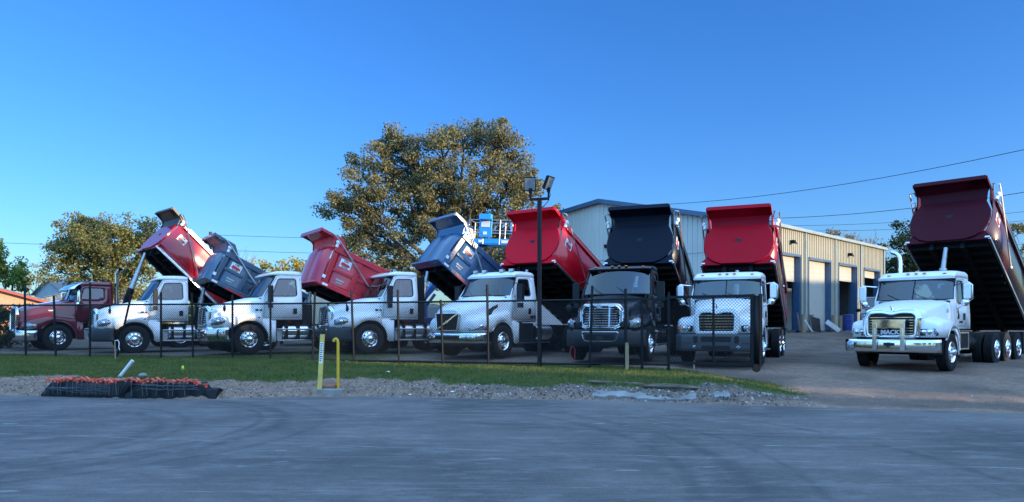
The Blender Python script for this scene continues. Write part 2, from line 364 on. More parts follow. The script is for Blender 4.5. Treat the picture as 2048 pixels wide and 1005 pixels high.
# pale crack lines running along the road
def line(y0, sl, wd, col, amt, base, ns=.35):
    sx = n.new('ShaderNodeSeparateXYZ'); l.new(tc.outputs['Object'], sx.inputs[0])
    a = n.new('ShaderNodeMath'); a.operation = 'MULTIPLY_ADD'; l.new(sx.outputs[0], a.inputs[0]); a.inputs[1].default_value = -sl; l.new(sx.outputs[1], a.inputs[2])
    nz_ = nz(.8, 4); a3 = n.new('ShaderNodeMath'); a3.operation = 'MULTIPLY_ADD'; l.new(nz_, a3.inputs[0]); a3.inputs[1].default_value = ns; l.new(a.outputs[0], a3.inputs[2])
    a1 = n.new('ShaderNodeMath'); a1.operation = 'SUBTRACT'; l.new(a3.outputs[0], a1.inputs[0]); a1.inputs[1].default_value = y0 + ns / 2
    a2 = n.new('ShaderNodeMath'); a2.operation = 'ABSOLUTE'; l.new(a1.outputs[0], a2.inputs[0])
    q = n.new('ShaderNodeMapRange'); q.inputs[2].default_value = wd; q.inputs[3].default_value = amt; q.inputs[4].default_value = 0; l.new(a2.outputs[0], q.inputs[0])
    q2 = n.new('ShaderNodeMapRange'); q2.inputs[1].default_value = .42; q2.inputs[2].default_value = .62; l.new(nz(2.3, 6, .7), q2.inputs[0])
    mu = n.new('ShaderNodeMath'); mu.operation = 'MULTIPLY'; l.new(q.outputs[0], mu.inputs[0]); l.new(q2.outputs[0], mu.inputs[1])
    r = n.new('ShaderNodeMix'); r.data_type = 'RGBA'; r.inputs[7].default_value = (*col, 1); l.new(mu.outputs[0], r.inputs[0]); l.new(base, r.inputs[6]); return r.outputs[2]
c = line(9.65, -.21, .035, (.30, .29, .27), .8, c)
c = line(13.6, -.1, .05, (.26, .25, .24), .6, c)
c = line(7.4, .05, .025, (.28, .27, .25), .6, c)
pt = n.new('ShaderNodeMapRange'); pt.inputs[1].default_value = .69; pt.inputs[2].default_value = .73; pt.inputs[4].default_value = .5
mp = n.new('ShaderNodeMapping'); mp.inputs['Scale'].default_value = (1, 2.6, 1); l.new(tc.outputs['Object'], mp.inputs[0])
t = n.new('ShaderNodeTexNoise'); t.inputs['Scale'].default_value = 1.5; t.inputs['Detail'].default_value = 4; l.new(mp.outputs[0], t.inputs['Vector']); l.new(t.outputs[0], pt.inputs[0])
r = n.new('ShaderNodeMix'); r.data_type = 'RGBA'; r.inputs[7].default_value = (.30, .32, .27, 1); l.new(pt.outputs[0], r.inputs[0]); l.new(c, r.inputs[6]); c = r.outputs[2]
l.new(c, p.inputs['Base Color']); p.inputs['Roughness'].default_value = .82; p.inputs['Specular IOR Level'].default_value = .35
b = n.new('ShaderNodeBump'); b.inputs['Strength'].default_value = .7; b.inputs['Distance'].default_value = .012
l.new(nz(70, 7, .8), b.inputs['Height']); l.new(b.outputs[0], p.inputs['Normal'])
mb = MB(); P = []
for x in np.concatenate([[-300, -100, -50, -30, -22, -18], np.arange(-16, 12.01, .25), [14, 18, 24, 40, 80, 300]]):
    e = edge(x) + .10 * fbm(x, 4, .6, 4); P.append([(x, e, RZ), (x, e - 6, RZ), (x, e - 14, RZ), (x, min(-30, e - 30), RZ)])
mb.grid(P, flip=True); ro = mb.build('road', m, smooth=0); tag(ro, kind='structure')
# far side of the road, behind the camera
mb = MB(); mb.box(-300, 300, -300, -16, -1.2, RZ + .02); vg = mb.build('verge', mat('verge_grass', (.07, .09, .035), .95, var=.4, vscale=1)); tag(vg, kind='structure')

# loose stones on the bank, grass blades
def scatter(name, pts, sizes, m, shape, label, cat):
    vs = []; fs = []
    for (x, y, z), s in zip(pts, sizes):
        o = len(vs)
        if shape == 'stone':
            a = random.random() * 6.28; q = [(math.cos(a + k * 1.57) * s * random.uniform(.7, 1.2), math.sin(a + k * 1.57) * s * random.uniform(.7, 1.2)) for k in range(4)]
            vs += [(x + u, y + v, z - s * .3) for u, v in q] + [(x + u * .6, y + v * .6, z + s * random.uniform(.4, .8)) for u, v in q]
            fs += [(o, o + 1, o + 5, o + 4), (o + 1, o + 2, o + 6, o + 5), (o + 2, o + 3, o + 7, o + 6), (o + 3, o, o + 4, o + 7), (o + 4, o + 5, o + 6, o + 7)]
        else:
            a = random.random() * 6.28; dx, dy = math.cos(a) * .006, math.sin(a) * .006; lx, ly = random.uniform(-.5, .5) * s, random.uniform(-.5, .5) * s
            vs += [(x - dx, y - dy, z - .01), (x + dx, y + dy, z - .01), (x + lx * .4 + dx * .7, y + ly * .4 + dy * .7, z + s * .6), (x + lx * .4 - dx * .7, y + ly * .4 - dy * .7, z + s * .6), (x + lx, y + ly, z + s)]
            fs += [(o, o + 1, o + 2, o + 3), (o + 3, o + 2, o + 4)]
    me = bpy.data.meshes.new(name); me.from_pydata(vs, [], fs); me.materials.append(m)
    o = bpy.data.objects.new(name, me); scn.collection.objects.link(o); return tag(o, label, cat, kind='stuff')
def randmat(name, stops, rough=.9, trans=0):
    m, n, l, p = nt(name)
    g = n.new('ShaderNodeNewGeometry'); r = n.new('ShaderNodeValToRGB'); e = r.color_ramp.elements
    e[0].position, e[0].color = stops[0][0], (*stops[0][1], 1); e[1].position, e[1].color = stops[-1][0], (*stops[-1][1], 1)
    for q in stops[1:-1]:
        z = e.new(q[0]); z.color = (*q[1], 1)
    l.new(g.outputs['Random Per Island'], r.inputs[0]); l.new(r.outputs[0], p.inputs['Base Color']); p.inputs['Roughness'].default_value = rough
    p.inputs['Specular IOR Level'].default_value = .25
    if trans:
        tl = n.new('ShaderNodeBsdfTranslucent'); l.new(r.outputs[0], tl.inputs[0]); mx = n.new('ShaderNodeMixShader'); mx.inputs[0].default_value = trans
        l.new(p.outputs[0], mx.inputs[1]); l.new(tl.outputs[0], mx.inputs[2]); l.new(mx.outputs[0], n['Material Output'].inputs[0])
    return m
pts = []; sz = []
while len(pts) < 15000:
    x = random.uniform(-15, 6.2); s = abs(random.gauss(0, 1.0)) + .02
    wgt = itp(x, [-14, -4, -2, 1, 4.5, 6, 11], [.35, .4, .8, .9, 1, .4, .3])
    if s > 2.4 or random.random() > wgt: continue
    y = edge(x) + s
    if grass_amt(x, y) > .6: continue
    k = min(.04 if x > -2 else .026, .0075 * random.paretovariate(1.9)); pts.append((x, y, ground_z(x, y))); sz.append(k)
for _ in range(1500):
    x = random.uniform(5.5, 14); y = random.uniform(14.5, 27); 
    if y < edge(x) + .4: continue
    pts.append((x, y, ground_z(x, y))); sz.append(min(.018, .006 * random.paretovariate(2.4)))
scatter('loose_gravel', pts, sz, randmat('stone_mix', [(0, (.05, .045, .04)), (.45, (.15, .12, .10)), (.85, (.26, .21, .17)), (1, (.46, .43, .39))]), 'stone', 'loose pale stones scattered over the bank and driveway', 'gravel')
pts = []; sz = []
while len(pts) < 112000:
    x = random.uniform(-18.6, 7.2); y = random.uniform(16.5, 26.2)
    g = grass_amt(x, y)
    if random.random() > g * (1.2 - .035 * (y - 17)): continue
    pts.append((x, y, ground_z(x, y))); sz.append(random.uniform(.03, .075) * (1 + .5 * max(0, fbm(x, y, 1.5, 2))) * (.6 + .4 * g))
GB = randmat('grass_blade', [(0, (.035, .062, .014)), (.55, (.07, .115, .024)), (.88, (.14, .17, .04)), (1, (.26, .22, .10))], .7, .3)
n = GB.node_tree.nodes; l = GB.node_tree.links; rc = [q for q in n if q.type == 'VALTORGB'][0]; tc = n.new('ShaderNodeTexCoord')
mr9 = n.new('ShaderNodeMapRange'); mr9.inputs[1].default_value = .42; mr9.inputs[2].default_value = .64; mr9.inputs[4].default_value = .65; l.new(nz(1.1, 6, .7), mr9.inputs[0])
mx9 = n.new('ShaderNodeMix'); mx9.data_type = 'RGBA'; mx9.inputs[7].default_value = (.20, .19, .06, 1); l.new(mr9.outputs[0], mx9.inputs[0]); l.new(rc.outputs[0], mx9.inputs[6])
for q in n:
    if q.type == 'BSDF_PRINCIPLED': l.new(mx9.outputs[2], q.inputs['Base Color'])
    if q.type == 'BSDF_TRANSLUCENT': l.new(mx9.outputs[2], q.inputs[0])
scatter('grass', pts, sz, GB, 'blade', 'short green grass on the verge in front of the black fence', 'grass')
# ------------------------------------------------------------------ wheels (meshes shared by every truck)
TR = .52
def tyre_mb(y0, w, R0=TR, Ri=.29):
    m = MB(); h = w / 2; pr = [(Ri, -h * .72), (Ri + .03, -h * .9), (R0 * .80, -h), (R0 - .06, -h * .98), (R0 - .015, -h * .88), (R0, -h * .80)]
    g = [-.55, -.28, 0, .28, .55]
    for a in g:
        pr += [(R0, h * (a - .05)), (R0 - .014, h * (a - .03)), (R0 - .014, h * (a + .03)), (R0, h * (a + .05))]
    pr += [(R0, h * .80), (R0 - .015, h * .88), (R0 - .06, h * .98), (R0 * .80, h), (Ri + .03, h * .9), (Ri, h * .72)]
    m.lathe(pr, (0, y0, 0), 'y', 36); return m
def rim_mb(front=True):
    m = MB(); y = .10 if front else .11
    m.lathe([(.30, y), (.285, y + .015), (.27, y), (.255, y - (.03 if front else .13)), (.245, y - (.045 if front else .17)), (.20, y - (.035 if front else .175)),
             (.165, y - (.005 if front else .16)), (.16, y + (.0 if front else -.15)), (.11, y + (.0 if front else -.15)), (.105, y + (.03 if front else -.12)),
             (.095, y + (.085 if front else .0)), (.06, y + (.105 if front else .02)), (.0001, y + (.11 if front else .025))], (0, 0, 0), 'y', 30)
    fy = y - (.038 if front else .17)
    for k in range(10):
        a = 2 * math.pi * k / 10
        cx, cz = .213 * math.cos(a), .213 * math.sin(a)
        m.lathe([(.0001, .012), (.024, .012), (.028, .0)], (cx, fy, cz), 'y', 8, mi=1)
        a += math.pi / 10; r = .135
        m.lathe([(.0001, .05), (.014, .045), (.018, .02), (.02, .0)], (r * math.cos(a), y - (.002 if front else .15), r * math.sin(a)), 'y', 7)
    return m
ME_tyre_f = tyre_mb(0, .30).mesh('tyre', M['rubber'])
ME_tyre_d = tyre_mb(.0, .27).mesh('tyre', M['rubber'])
ME_tyre_i = tyre_mb(-.32, .27).mesh('tyre', M['rubber'])
ME_rim_f = rim_mb(True).mesh('rim', [M['chrome'], M['black']])
ME_rim_r = rim_mb(False).mesh('rim', [M['chrome'], M['black']])
mbx = MB(); mbx.tube((0, -.2, 0), (0, .05, 0), .1, 12); ME_hub = mbx.mesh('wheel_hub', M['frame'])
def add_wheel(parent, x, side, dual, tw=None, steer=0):
    y = side * (1.04 if not dual else 1.08)
    wh = inst('wheel', ME_hub, parent, (x, y, TR - .01), (0 if side > 0 else math.pi) + steer)
    inst('tyre', ME_tyre_d if dual else ME_tyre_f, wh, (0, 0, 0))
    if dual: inst('tyre', ME_tyre_i, wh)
    inst('rim', ME_rim_r if dual else ME_rim_f, wh, (0, .03, 0))
    for c in wh.children: c.rotation_euler[1] = random.random() * 6
    return wh

# ------------------------------------------------------------------ dump bodies, built flat at the origin (x forward, pivot at 0,0,0)
def dump_bed(style, L, H, pm, parent, xp, phi, colr='bed', arm=True, hoist_x=-2.35):
    # body sheet
    if style == 'tub':
        half = [(.62, .02), (.80, .05), (.98, .16), (1.10, .36), (1.17, .62), (1.19, .88), (1.17, 1.12), (1.13, H - .06), (1.13, H)]
    else:
        half = [(.5, .03), (1.0, .03), (1.14, .05), (1.15, .2), (1.15, H * .5), (1.15, H - .1), (1.15, H)]
    full = [(y, z) for y, z in half[::-1]] + [(-y, z) for y, z in half]
    b = MB(); b.grid([[(x, y, z) for y, z in full] for x in (0.05, L * .33, L * .66, L - .02)])
    bed = b.build('dump_bed', pm, parent, solid=.03)
    bed.location = (-xp, 0, 1.12); bed.rotation_euler = (0, -phi, 0)
    # front plate
    b = MB(); pf = M[colr + '_front'] if style == 'tub' and colr != 'crimson' else pm
    if style == 'tub':
        o = []
        k = [(.52, .0), (.80, .10), (1.0, .27), (1.12, .52), (1.155, .80), (1.13, 1.05), (1.03, 1.28), (.93, 1.48)]
        for i in range(len(k)): o.append(k[i])
        out = o + [(-y, z) for y, z in o[::-1]]
        b.prism(out, lambda y, z, t: (t, y, z), L - .02, L + .06)
        b.prism([(1.22, -.02), (1.22, .10), (1.02, .30), (.80, .14), (.55, -.02)], lambda y, z, t: (t, y, z), L - .06, L + .0)
        b.prism([(-1.22, -.02), (-1.22, .10), (-1.02, .30), (-.80, .14), (-.55, -.02)][::-1], lambda y, z, t: (t, y, z), L - .06, L + .0)
        b.box(L - .4, L - .06, 1.05, 1.22, .0, .06); b.box(L - .4, L - .06, -1.22, -1.05, .0, .06)
        b.build('front_plate', pf, bed, bevel=.012)
        b = MB(); b.box(L + .058, L + .066, -.09, .09, .84, .96); b.box(L + .05, L + .075, .02, .10, .90, .93); b.build('inspection_slot', M['black'], bed)
    else:
        for s in (1, -1):
            P = []
            for (x, y) in ((L + .05, .10), (L + .20, .16), (L + .22, .55), (L + .17, .95), (L + .02, 1.14)):
                P.append([(x + .0, s * y, .05), (x + .02, s * y, H * .5), (x, s * y, H - .25), (x - .08, s * y * .96, H - .03)])
            b.grid(P)
            b.add([(L + .05, s * .10, .05), (L + .2, s * .16, .05), (L + .22, s * .55, .05), (L + .17, s * .95, .05), (L + .02, s * 1.14, .05), (L - .05, s * .1, .05)], [(0, 1, 2, 3, 4, 5)])
        b.build('front_plate', pm, bed, smooth=50)
        b = MB(); b.box(L - .02, L + .06, -.2, .2, .02, H - .05); b.build('front_recess', M[colr + '_dark'], bed)
        b = MB(); b.box(L - .08, L + .26, -1.2, 1.2, -.04, .04); b.build('front_lip', pm, bed, bevel=.02)
    # cab shield
    b = MB(); N = H if style != 'tub' else 1.46
    wn_ = 1.15 if style != 'tub' else .95; wt = 1.15 if style != 'tub' else 1.03
    zt = N + .36; fx = L + .68
    P = [[(L + .0, y * wn_, N - .04), (L + .10, y * (wn_ + .02), N + .24), (L + .16, y * wt, zt - .04), (fx, y * wt, zt + .02)] for y in (-1, -.33, .33, 1)]
    b.grid(P); b.grid([[(p[0] - .0 + (.0 if k == 3 else -.05), p[1], p[2] + .05) for k, p in enumerate(r)] for r in P])
    b.add([(fx, -wt, zt + .02), (fx, wt, zt + .02), (fx, wt, zt + .07), (fx, -wt, zt + .07)], [(0, 1, 2, 3)])
    b.box(fx - .03, fx + .02, -wt, wt, zt - .06, zt + .075)
    for s in (1, -1):
        g = [(L - .55, N - .14 if style == 'tub' else N - .02), (L - .18, zt + .03), (fx, zt + .06), (fx, zt - .03), (L + .2, zt - .06), (L + .12, N + .22), (L + .02, N - .06)]
        w0 = wt if style != 'tub' else 1.04
        b.prism(g, lambda x, z, t: (x, t, z), s * (w0 - .0), s * (w0 + .03))
    b.build('cab_shield', M['shield_reflection'] if colr == 'crimson' else pf, bed, smooth=25)
    # rails, ribs
    rail = M['alu'] if style == 'tub' else pm
    for s in (1, -1):
        b = MB()
        if style == 'tub':
            b.box(-.1, L + .0, s * 1.16, s * 1.23, -.03, .045) if s > 0 else b.box(-.1, L, -1.23, -1.16, -.03, .045)
            b.build('side_rail', rail, bed, bevel=.01)
            b = MB(); y0, y1 = sorted((s * 1.0, s * 1.19)); b.grid([[(x, s * 1.19, .045), (x, s * 1.0, .20)] for x in (0, L)]); b.build('side_skirt', M['alu'] if colr == 'crimson' else pm, bed, solid=.01)
            b = MB(); y0, y1 = sorted((s * 1.09, s * 1.20)); b.box(-.05, L - .2, y0, y1, H - .02, H + .12); b.build('top_rail', pm, bed, bevel=.02)
            b = MB(); y0, y1 = sorted((s * 1.05, s * 1.21)); b.box(-.05, L - .45, y0, y1, H + .121, H + .16); b.build('rail_cap', M['alu'], bed, bevel=.01)
        else:
            y0, y1 = sorted((s * 1.13, s * 1.24))
            b.box(0, L - .02, y0, y1, H - .20, H + .02)
            y0, y1 = sorted((s * 1.13, s * 1.22)); b.box(0, L + .02, y0, y1, -.05, .12)
            b.build('side_rail', pm, bed, bevel=.025)
            n_ = 4; b = MB(); us = [L - .12 - k * (L - .35) / (n_ - .6) for k in range(n_)]
            for u in us: b.box(u - .10, u + .10, *sorted((s * 1.14, s * 1.215)), .121, H - .201)
            for a_, c_ in zip(us[:-1], us[1:]): b.box(c_ + .101, a_ - .101, *sorted((s * 1.14, s * 1.20)), .62, .74)
            b.build('side_rib', pm, bed, bevel=.02)
            b = MB(); b.box(.2, L - .6, *sorted((s * 1.221, s * 1.23)), -.04, .02); b.build('reflective_tape', M['decal_red'], bed)
            b = MB()
            for u in (L - .08, L - 1.9): b.box(u - .17, u + .05, *sorted((s * 1.221, s * 1.25)), -.01, .07)
            b.build('marker_lamp', M['decal_white'], bed, bevel=.01)
        # maker's plates: white and red, bars of lettering
        dz = H * .68; dx = L - (.62 if style != 'tub' else .55); yy = 1.16 if style != 'tub' else 1.185
        b = MB(); b.box(dx - .22, dx + .22, *sorted((s * yy, s * (yy + .012))), dz - .13, dz + .17); dc = b.build('decal', M['decal_white'], bed)
        b = MB(); b.prism([(dx - .20, dz - .06), (dx + .20, dz - .06), (dx + .15, dz + .06), (dx - .15, dz + .03)], lambda x, z, t: (x, t, z), s * (yy + .013), s * (yy + .018)); b.build('decal_mark', M['decal_red'], dc)
        if s > 0:
            text_mesh('OX', .12, M['frame'], 'decal_lettering', dc, (dx, yy + .014, dz + .115), (R(90), 0, math.pi), .002)
            text_mesh('BODIES', .075, M['frame'], 'decal_lettering', dc, (dx, yy + .014, dz - .095), (R(90), 0, math.pi), .002)
        if style != 'tub':
            b = MB(); b.box(dx - .16, dx + .16, *sorted((s * yy, s * (yy + .012))), .36, .42); b.build('decal', M['steel'], bed); b = MB(); b.box(dx - .12, dx + .12, *sorted((s * yy, s * (yy + .012))), .27, .31); b.build('decal', M['steel'], bed)
            b = MB(); b.box(L - .06, L + .06, *sorted((s * 1.216, s * 1.24)), .24, .36); b.build('marker_lamp', M['decal_white'], bed, bevel=.01)
        else:
            b = MB(); b.box(L - .01, L + .02, *sorted((s * 1.07, s * 1.20)), .02, .075); b.build('marker_lamp', M['decal_white'], bed, bevel=.005)
        # tarp arm and its motor
        if arm:
            b = MB(); ya = s * 1.30; u0 = L - 2.2
            b.path([(u0, ya, .30), (L + .02, ya, H + .26), (L + .22, ya, H + .36), (L + .26, ya - s * .16, H + .37), (L + .0, ya - s * .2, H + .30)], .026, 6)
            b.ball((u0, ya, .30), .07, .05, .07)
            b.build('tarp_arm', M['alu'], bed)
            b = MB(); b.ball((L - .06, s * 1.24, H + .17), .10, .07, .085); b.tube((L - .06, s * 1.2, H - .02), (L - .06, s * 1.2, H + .12), .06, 8); b.build('tarp_motor', M['decal_white'], bed)
    # underside: long sills, cross members
    b = MB()
    for s in (1, -1): b.box(-.2, L - .15, *sorted((s * .38, s * .50)), -.20, .03)
    k = int(L / .42)
    for i in range(k): u = .2 + i * (L - .5) / (k - 1); b.box(u - .04, u + .04, -1.12, 1.12, -.10, .04)
    b.box(0, L - .05, -1.14, 1.14, .015, .03)
    if style != 'tub': pass
    b.build('underframe', M['frame'], bed, smooth=0)
    # tailgate
    b = MB(); b.prism([(1.1, .0), (1.2, .5), (1.17, H), (-1.17, H), (-1.2, .5), (-1.1, 0)], lambda y, z, t: (t, y, z), -.08, .0)
    for z in (.3, .8, 1.2): b.box(-.14, -.081, -1.1, 1.1, z, z + .1)
    b.build('tailgate', pm, bed, bevel=.01)
    # hoist: telescoping stages from the chassis to the nose of the bed
    c, s_ = math.cos(phi), math.sin(phi)
    top = Vector((-xp + (L - .12) * c + .25 * s_, 0, 1.12 + (L - .12) * s_ - .25 * c)); bot = Vector((hoist_x, 0, .95)); dd = top - bot
    b = MB(); b.tube(bot, bot + dd * .50, .125, 14); b.tube(bot + dd * .38, bot + dd * .52, .14, 14); b.build('hoist_barrel', M['frame'], parent)
    b = MB(); b.tube(bot + dd * .5, bot + dd * .76, .10, 14); b.tube(bot + dd * .74, bot + dd * .77, .112, 14); b.tube(bot + dd * .76, top + dd * .02, .075, 14, r2=.065); b.build('hoist_stage', M['steel'], parent)
    return bed

# ------------------------------------------------------------------ cab and hood
def ray_poly(c, a, poly):
    dx, dz = math.cos(a), math.sin(a); best = None
    for i in range(len(poly)):
        x0, z0 = poly[i]; x1, z1 = poly[(i + 1) % len(poly)]; ex, ez = x1 - x0, z1 - z0
        den = dx * ez - dz * ex
        if abs(den) < 1e-9: continue
        t = ((x0 - c[0]) * ez - (z0 - c[1]) * ex) / den; u = ((x0 - c[0]) * dz - (z0 - c[1]) * dx) / den
        if t > 0 and -1e-6 <= u <= 1 + 1e-6 and (best is None or t > best): best = t
    return (c[0] + dx * best, c[1] + dz * best)
def rounded(poly, r, n=4):
    out = []; k = len(poly)
    for i in range(k):
        p = Vector(poly[i]); a = Vector(poly[i - 1]); c = Vector(poly[(i + 1) % k])
        u = (a - p); v = (c - p); rr = min(r, u.length * .45, v.length * .45); u.normalize(); v.normalize()
        p0 = p + u * rr; p1 = p + v * rr
        for j in range(n + 1):
            t = j / n; q = p0 * (1 - t) ** 2 + p * 2 * t * (1 - t) + p1 * t * t; out.append((q.x, q.y))
    return out
def ring(outer, inner, fn):
    cx = sum(p[0] for p in inner) / len(inner); cz = sum(p[1] for p in inner) / len(inner)
    an = sorted(set([round(math.atan2(z - cz, x - cx), 5) for x, z in outer + inner]))
    A = [ray_poly((cx, cz), a, outer) for a in an]; B = [ray_poly((cx, cz), a, inner) for a in an]; n = len(an)
    C = [((2 * b[0] + a[0]) / 3, (2 * b[1] + a[1]) / 3) for a, b in zip(A, B)]
    vs = [fn(*p) for p in A] + [fn(*p) for p in C] + [fn(*p) for p in B]
    fs = [(k * n + i, k * n + (i + 1) % n, (k + 1) * n + (i + 1) % n, (k + 1) * n + i) for k in range(2) for i in range(n)]
    return vs, fs
def wrap(plan, z0, z1, mid=.0, top=None, n=5):
    # plan: half outline (x,y) from centre to side -> full strip of grid rows
    full = [(x, -y) for x, y in plan[::-1][:-1]] + list(plan) if plan[0][1] == 0 else [(x, -y) for x, y in plan[::-1]] + list(plan)
    tf = None
    if top: tf = [(x, -y) for x, y in top[::-1][:-1]] + list(top) if top[0][1] == 0 else [(x, -y) for x, y in top[::-1]] + list(top)
    P = []
    for i, (x, y) in enumerate(full):
        row = []
        for j in range(n):
            t = j / (n - 1); X, Y = x, y
            if tf: X = x + (tf[i][0] - x) * t; Y = y + (tf[i][1] - y) * t
            X += mid * math.sin(math.pi * t)
            row.append((X, Y, z0 + (z1 - z0) * t))
        P.append(row)
    return P
STY = {
 'aero': dict(x=[1.25, 1.12, .85, .35, -.1, -.46], wf=[.60, .92, 1.09, 1.17, 1.16, 1.12], zf=[1.12, 1.18, 1.26, 1.36, 1.42, 1.50], ws=[.52, .66, .80, .90, .96, 1.0],
              zs=[1.44, 1.52, 1.62, 1.76, 1.88, 1.95], zt=[1.52, 1.60, 1.71, 1.85, 1.96, 2.02], zb=.90, arch=.64,
              cowl=-.46, zc=2.0, top=(-.94, 2.73), back=-1.86, roof=2.95, bow=.20, wb=1.10, wt=1.0, lip=.18, win=[(-.80, 2.02), (-1.04, 2.64), (-1.66, 2.66), (-1.68, 2.04)], door=1.20),
 'volvo': dict(x=[1.32, 1.2, .9, .4, -.1, -.5], wf=[.55, .90, 1.09, 1.18, 1.17, 1.12], zf=[1.12, 1.18, 1.26, 1.36, 1.42, 1.5], ws=[.50, .62, .78, .9, .96, 1.0],
              zs=[1.42, 1.50, 1.62, 1.76, 1.88, 1.95], zt=[1.50, 1.58, 1.70, 1.85, 1.96, 2.02], zb=.80, arch=.63,
              cowl=-.5, zc=2.0, top=(-.95, 2.62), back=-1.98, roof=2.86, bow=.16, wb=1.10, wt=.99, lip=.14, win=[(-.86, 2.02), (-1.04, 2.56), (-1.62, 2.58), (-1.64, 2.02)], door=1.15),
 'mack': dict(x=[1.05, .98, .75, .35, -.1, -.6], wf=[1.0, 1.10, 1.19, 1.22, 1.20, 1.10], zf=[1.22, 1.30, 1.36, 1.40, 1.36, 1.30], ws=[.60, .64, .70, .78, .86, .95],
              zs=[1.52, 1.62, 1.68, 1.76, 1.86, 1.93], zt=[1.60, 1.69, 1.76, 1.86, 1.94, 2.0], zb=.92, arch=.62,
              cowl=-.6, zc=1.98, top=(-.86, 2.58), back=-2.0, roof=2.84, bow=.10, wb=1.08, wt=1.02, lip=.14, win=[(-.80, 1.88), (-.96, 2.52), (-1.45, 2.52), (-1.45, 1.88)], door=1.15),
 'pete': dict(x=[1.22, 1.1, .85, .35, -.2, -.7], wf=[.50, .95, 1.10, 1.18, 1.15, 1.08], zf=[1.05, 1.12, 1.22, 1.36, 1.32, 1.28], ws=[.46, .56, .68, .80, .92, 1.0],
              zs=[1.55, 1.60, 1.67, 1.80, 1.93, 2.0], zt=[1.63, 1.68, 1.76, 1.88, 2.0, 2.07], zb=.84, arch=.66,
              cowl=-.7, zc=2.05, top=(-.90, 2.62), back=-2.06, roof=2.86, bow=.10, wb=1.07, wt=1.02, lip=.04, win=[(-.84, 2.08), (-.98, 2.56), (-1.72, 2.56), (-1.72, 2.08)], door=1.15),
}
STY['mackwide'] = dict(STY['mack'], ws=[.72, .75, .80, .86, .92, .98])
def truck(style, X, Y, th, label, body, group='dump trucks parked in a row with their beds raised', dz=None, bumper='plastic', grillecol='chrome', xp=7.3, stack=None, side='tank', cowlcol=None, seat=None, axles=None, lights=True):
    S = STY[style]; t = R(th); gs = 1.0
    if style == 'mackwide': style = 'mack'; gs = 1.2
    root = thing('dump_truck', (X, Y, (ground_z(X, Y, False) if dz is None else dz)), math.atan2(-math.cos(t), -math.sin(t)), label, 'dump truck', group)
    g = lambda k, x: itp(-x, [-v for v in S['x']], S[k])
    # chassis
    b = MB()
    for s in (1, -1): b.box(-xp - .35, .95, *sorted((s * .38, s * .46)), .78, 1.05)
    for x in np.linspace(-xp - .3, -2.0, 7): b.box(x - .04, x + .04, -.38, .38, .82, 1.0)
    b.box(-.5, .85, -.55, .55, .55, 1.35); b.box(-.12, .12, -.95, .95, .42, .56); b.tube((.9, -.4, .55), (.9, .4, .55), .05)
    b.box(-1.9, -.5, -.5, .5, .55, 1.1); b.box(.3, .75, .5, .9, .6, .85); b.box(.3, .75, -.9, -.5, .6, .85)
    ax = axles or [-xp + 2.55, -xp + 1.2]
    for x in ax: b.tube((x, -.9, TR), (x, .9, TR), .09, 10); b.ball((x, 0, TR), .24, .26, .24)
    for s in (1, -1): b.beam((ax[0] - .1, s * .55, .62), (ax[-1] + .1, s * .55, .62), .12, .16)
    for s in (1, -1): b.tube((-3.0, s * .62, .62), (-3.8, s * .62, .62), .15, 12)
    b.build('chassis', M['frame'], root, smooth=30)
    for s in (1, -1):
        add_wheel(root, 0, s, False, steer=0)
        for x in ax: add_wheel(root, x, s, True)
    for s in (1, -1):
        b = MB(); b.box(ax[-1] - .72, ax[-1] - .70, *sorted((s * .78, s * 1.22)), .28, 1.05); b.build('mud_flap', M['darkplastic'], root)
    # hood
    xsn = sorted(set(list(np.linspace(S['x'][0], S['x'][-1], 26)) + S['x']), reverse=True)
    def sec(x):
        wf, zf, ws, zs, zt = (g(k, x) for k in ('wf', 'zf', 'ws', 'zs', 'zt')); ar = S['arch']
        zb = S['zb']
        if x < ar: zb = TR + math.sqrt(max(0, ar * ar - x * x)) if abs(x) < ar else TR
        if x > ar: zb = S['zb']
        zb = max(zb, S['zb'] if x > 0 else 0); zb = min(zb, zf - .14)
        m = lambda y: max(ws, y)
        lo = min(zf + .10, zs - .16)
        return [(wf, zb), (wf + .01, (zb + zf) / 2), (wf, zf - .10), (wf - .03, zf - .035), (m(wf - .10), zf), (m(ws + (wf - .1 - ws) * .3), zf + .03), (ws + .0, lo), (ws, zs - .12), (ws - .035, zs - .04), (ws - .12, zs), (ws * .5, zt - .012), (0, zt)]
    rows = []
    for x in xsn:
        h = sec(x); rows.append([(x, y, z) for y, z in h] + [(x, -y, z) for y, z in h[-2::-1]])
    b = MB(); b.grid(rows); f0 = [(x + .0, y, z) for x, y, z in rows[0]]; b.add(f0, [tuple(range(len(f0)))])
    hood = b.build('hood', body, root, solid=.025, smooth=40)
    # fender skirt behind the wheel
    for s in (1, -1):
        P = []; ar = S['arch']
        for x in np.linspace(S['cowl'] + .02, -.93, 9):
            zb = TR + math.sqrt(max(0, ar * ar - x * x)) if x > -ar else .42 + .0
            if -ar - .06 < x <= -ar: zb = TR - .05
            y = g('wf', max(x, S['cowl'])) - .0 + .02 * 0
            ztop = S['door'] + (.02 if x > -.8 else -.03)
            P.append([(x, s * y, zb), (x, s * y, (zb + ztop) / 2), (x, s * y, ztop)])
        b = MB(); b.grid(P); b.build('fender_skirt', body, root, solid=.03)
        b = MB(); pts = [(S['arch'] * math.cos(a), s * (g('wf', .2) + .0), TR + S['arch'] * math.sin(a)) for a in np.linspace(.55, math.pi - .05, 16)]
        b.path([(p[0], p[1] - s * .035, p[2]) for p in pts], .03, 6); b.build('wheel_arch_lip', M['darkplastic'] if style == 'aero' else body, root)
    # inner wheel wells
    b = MB()
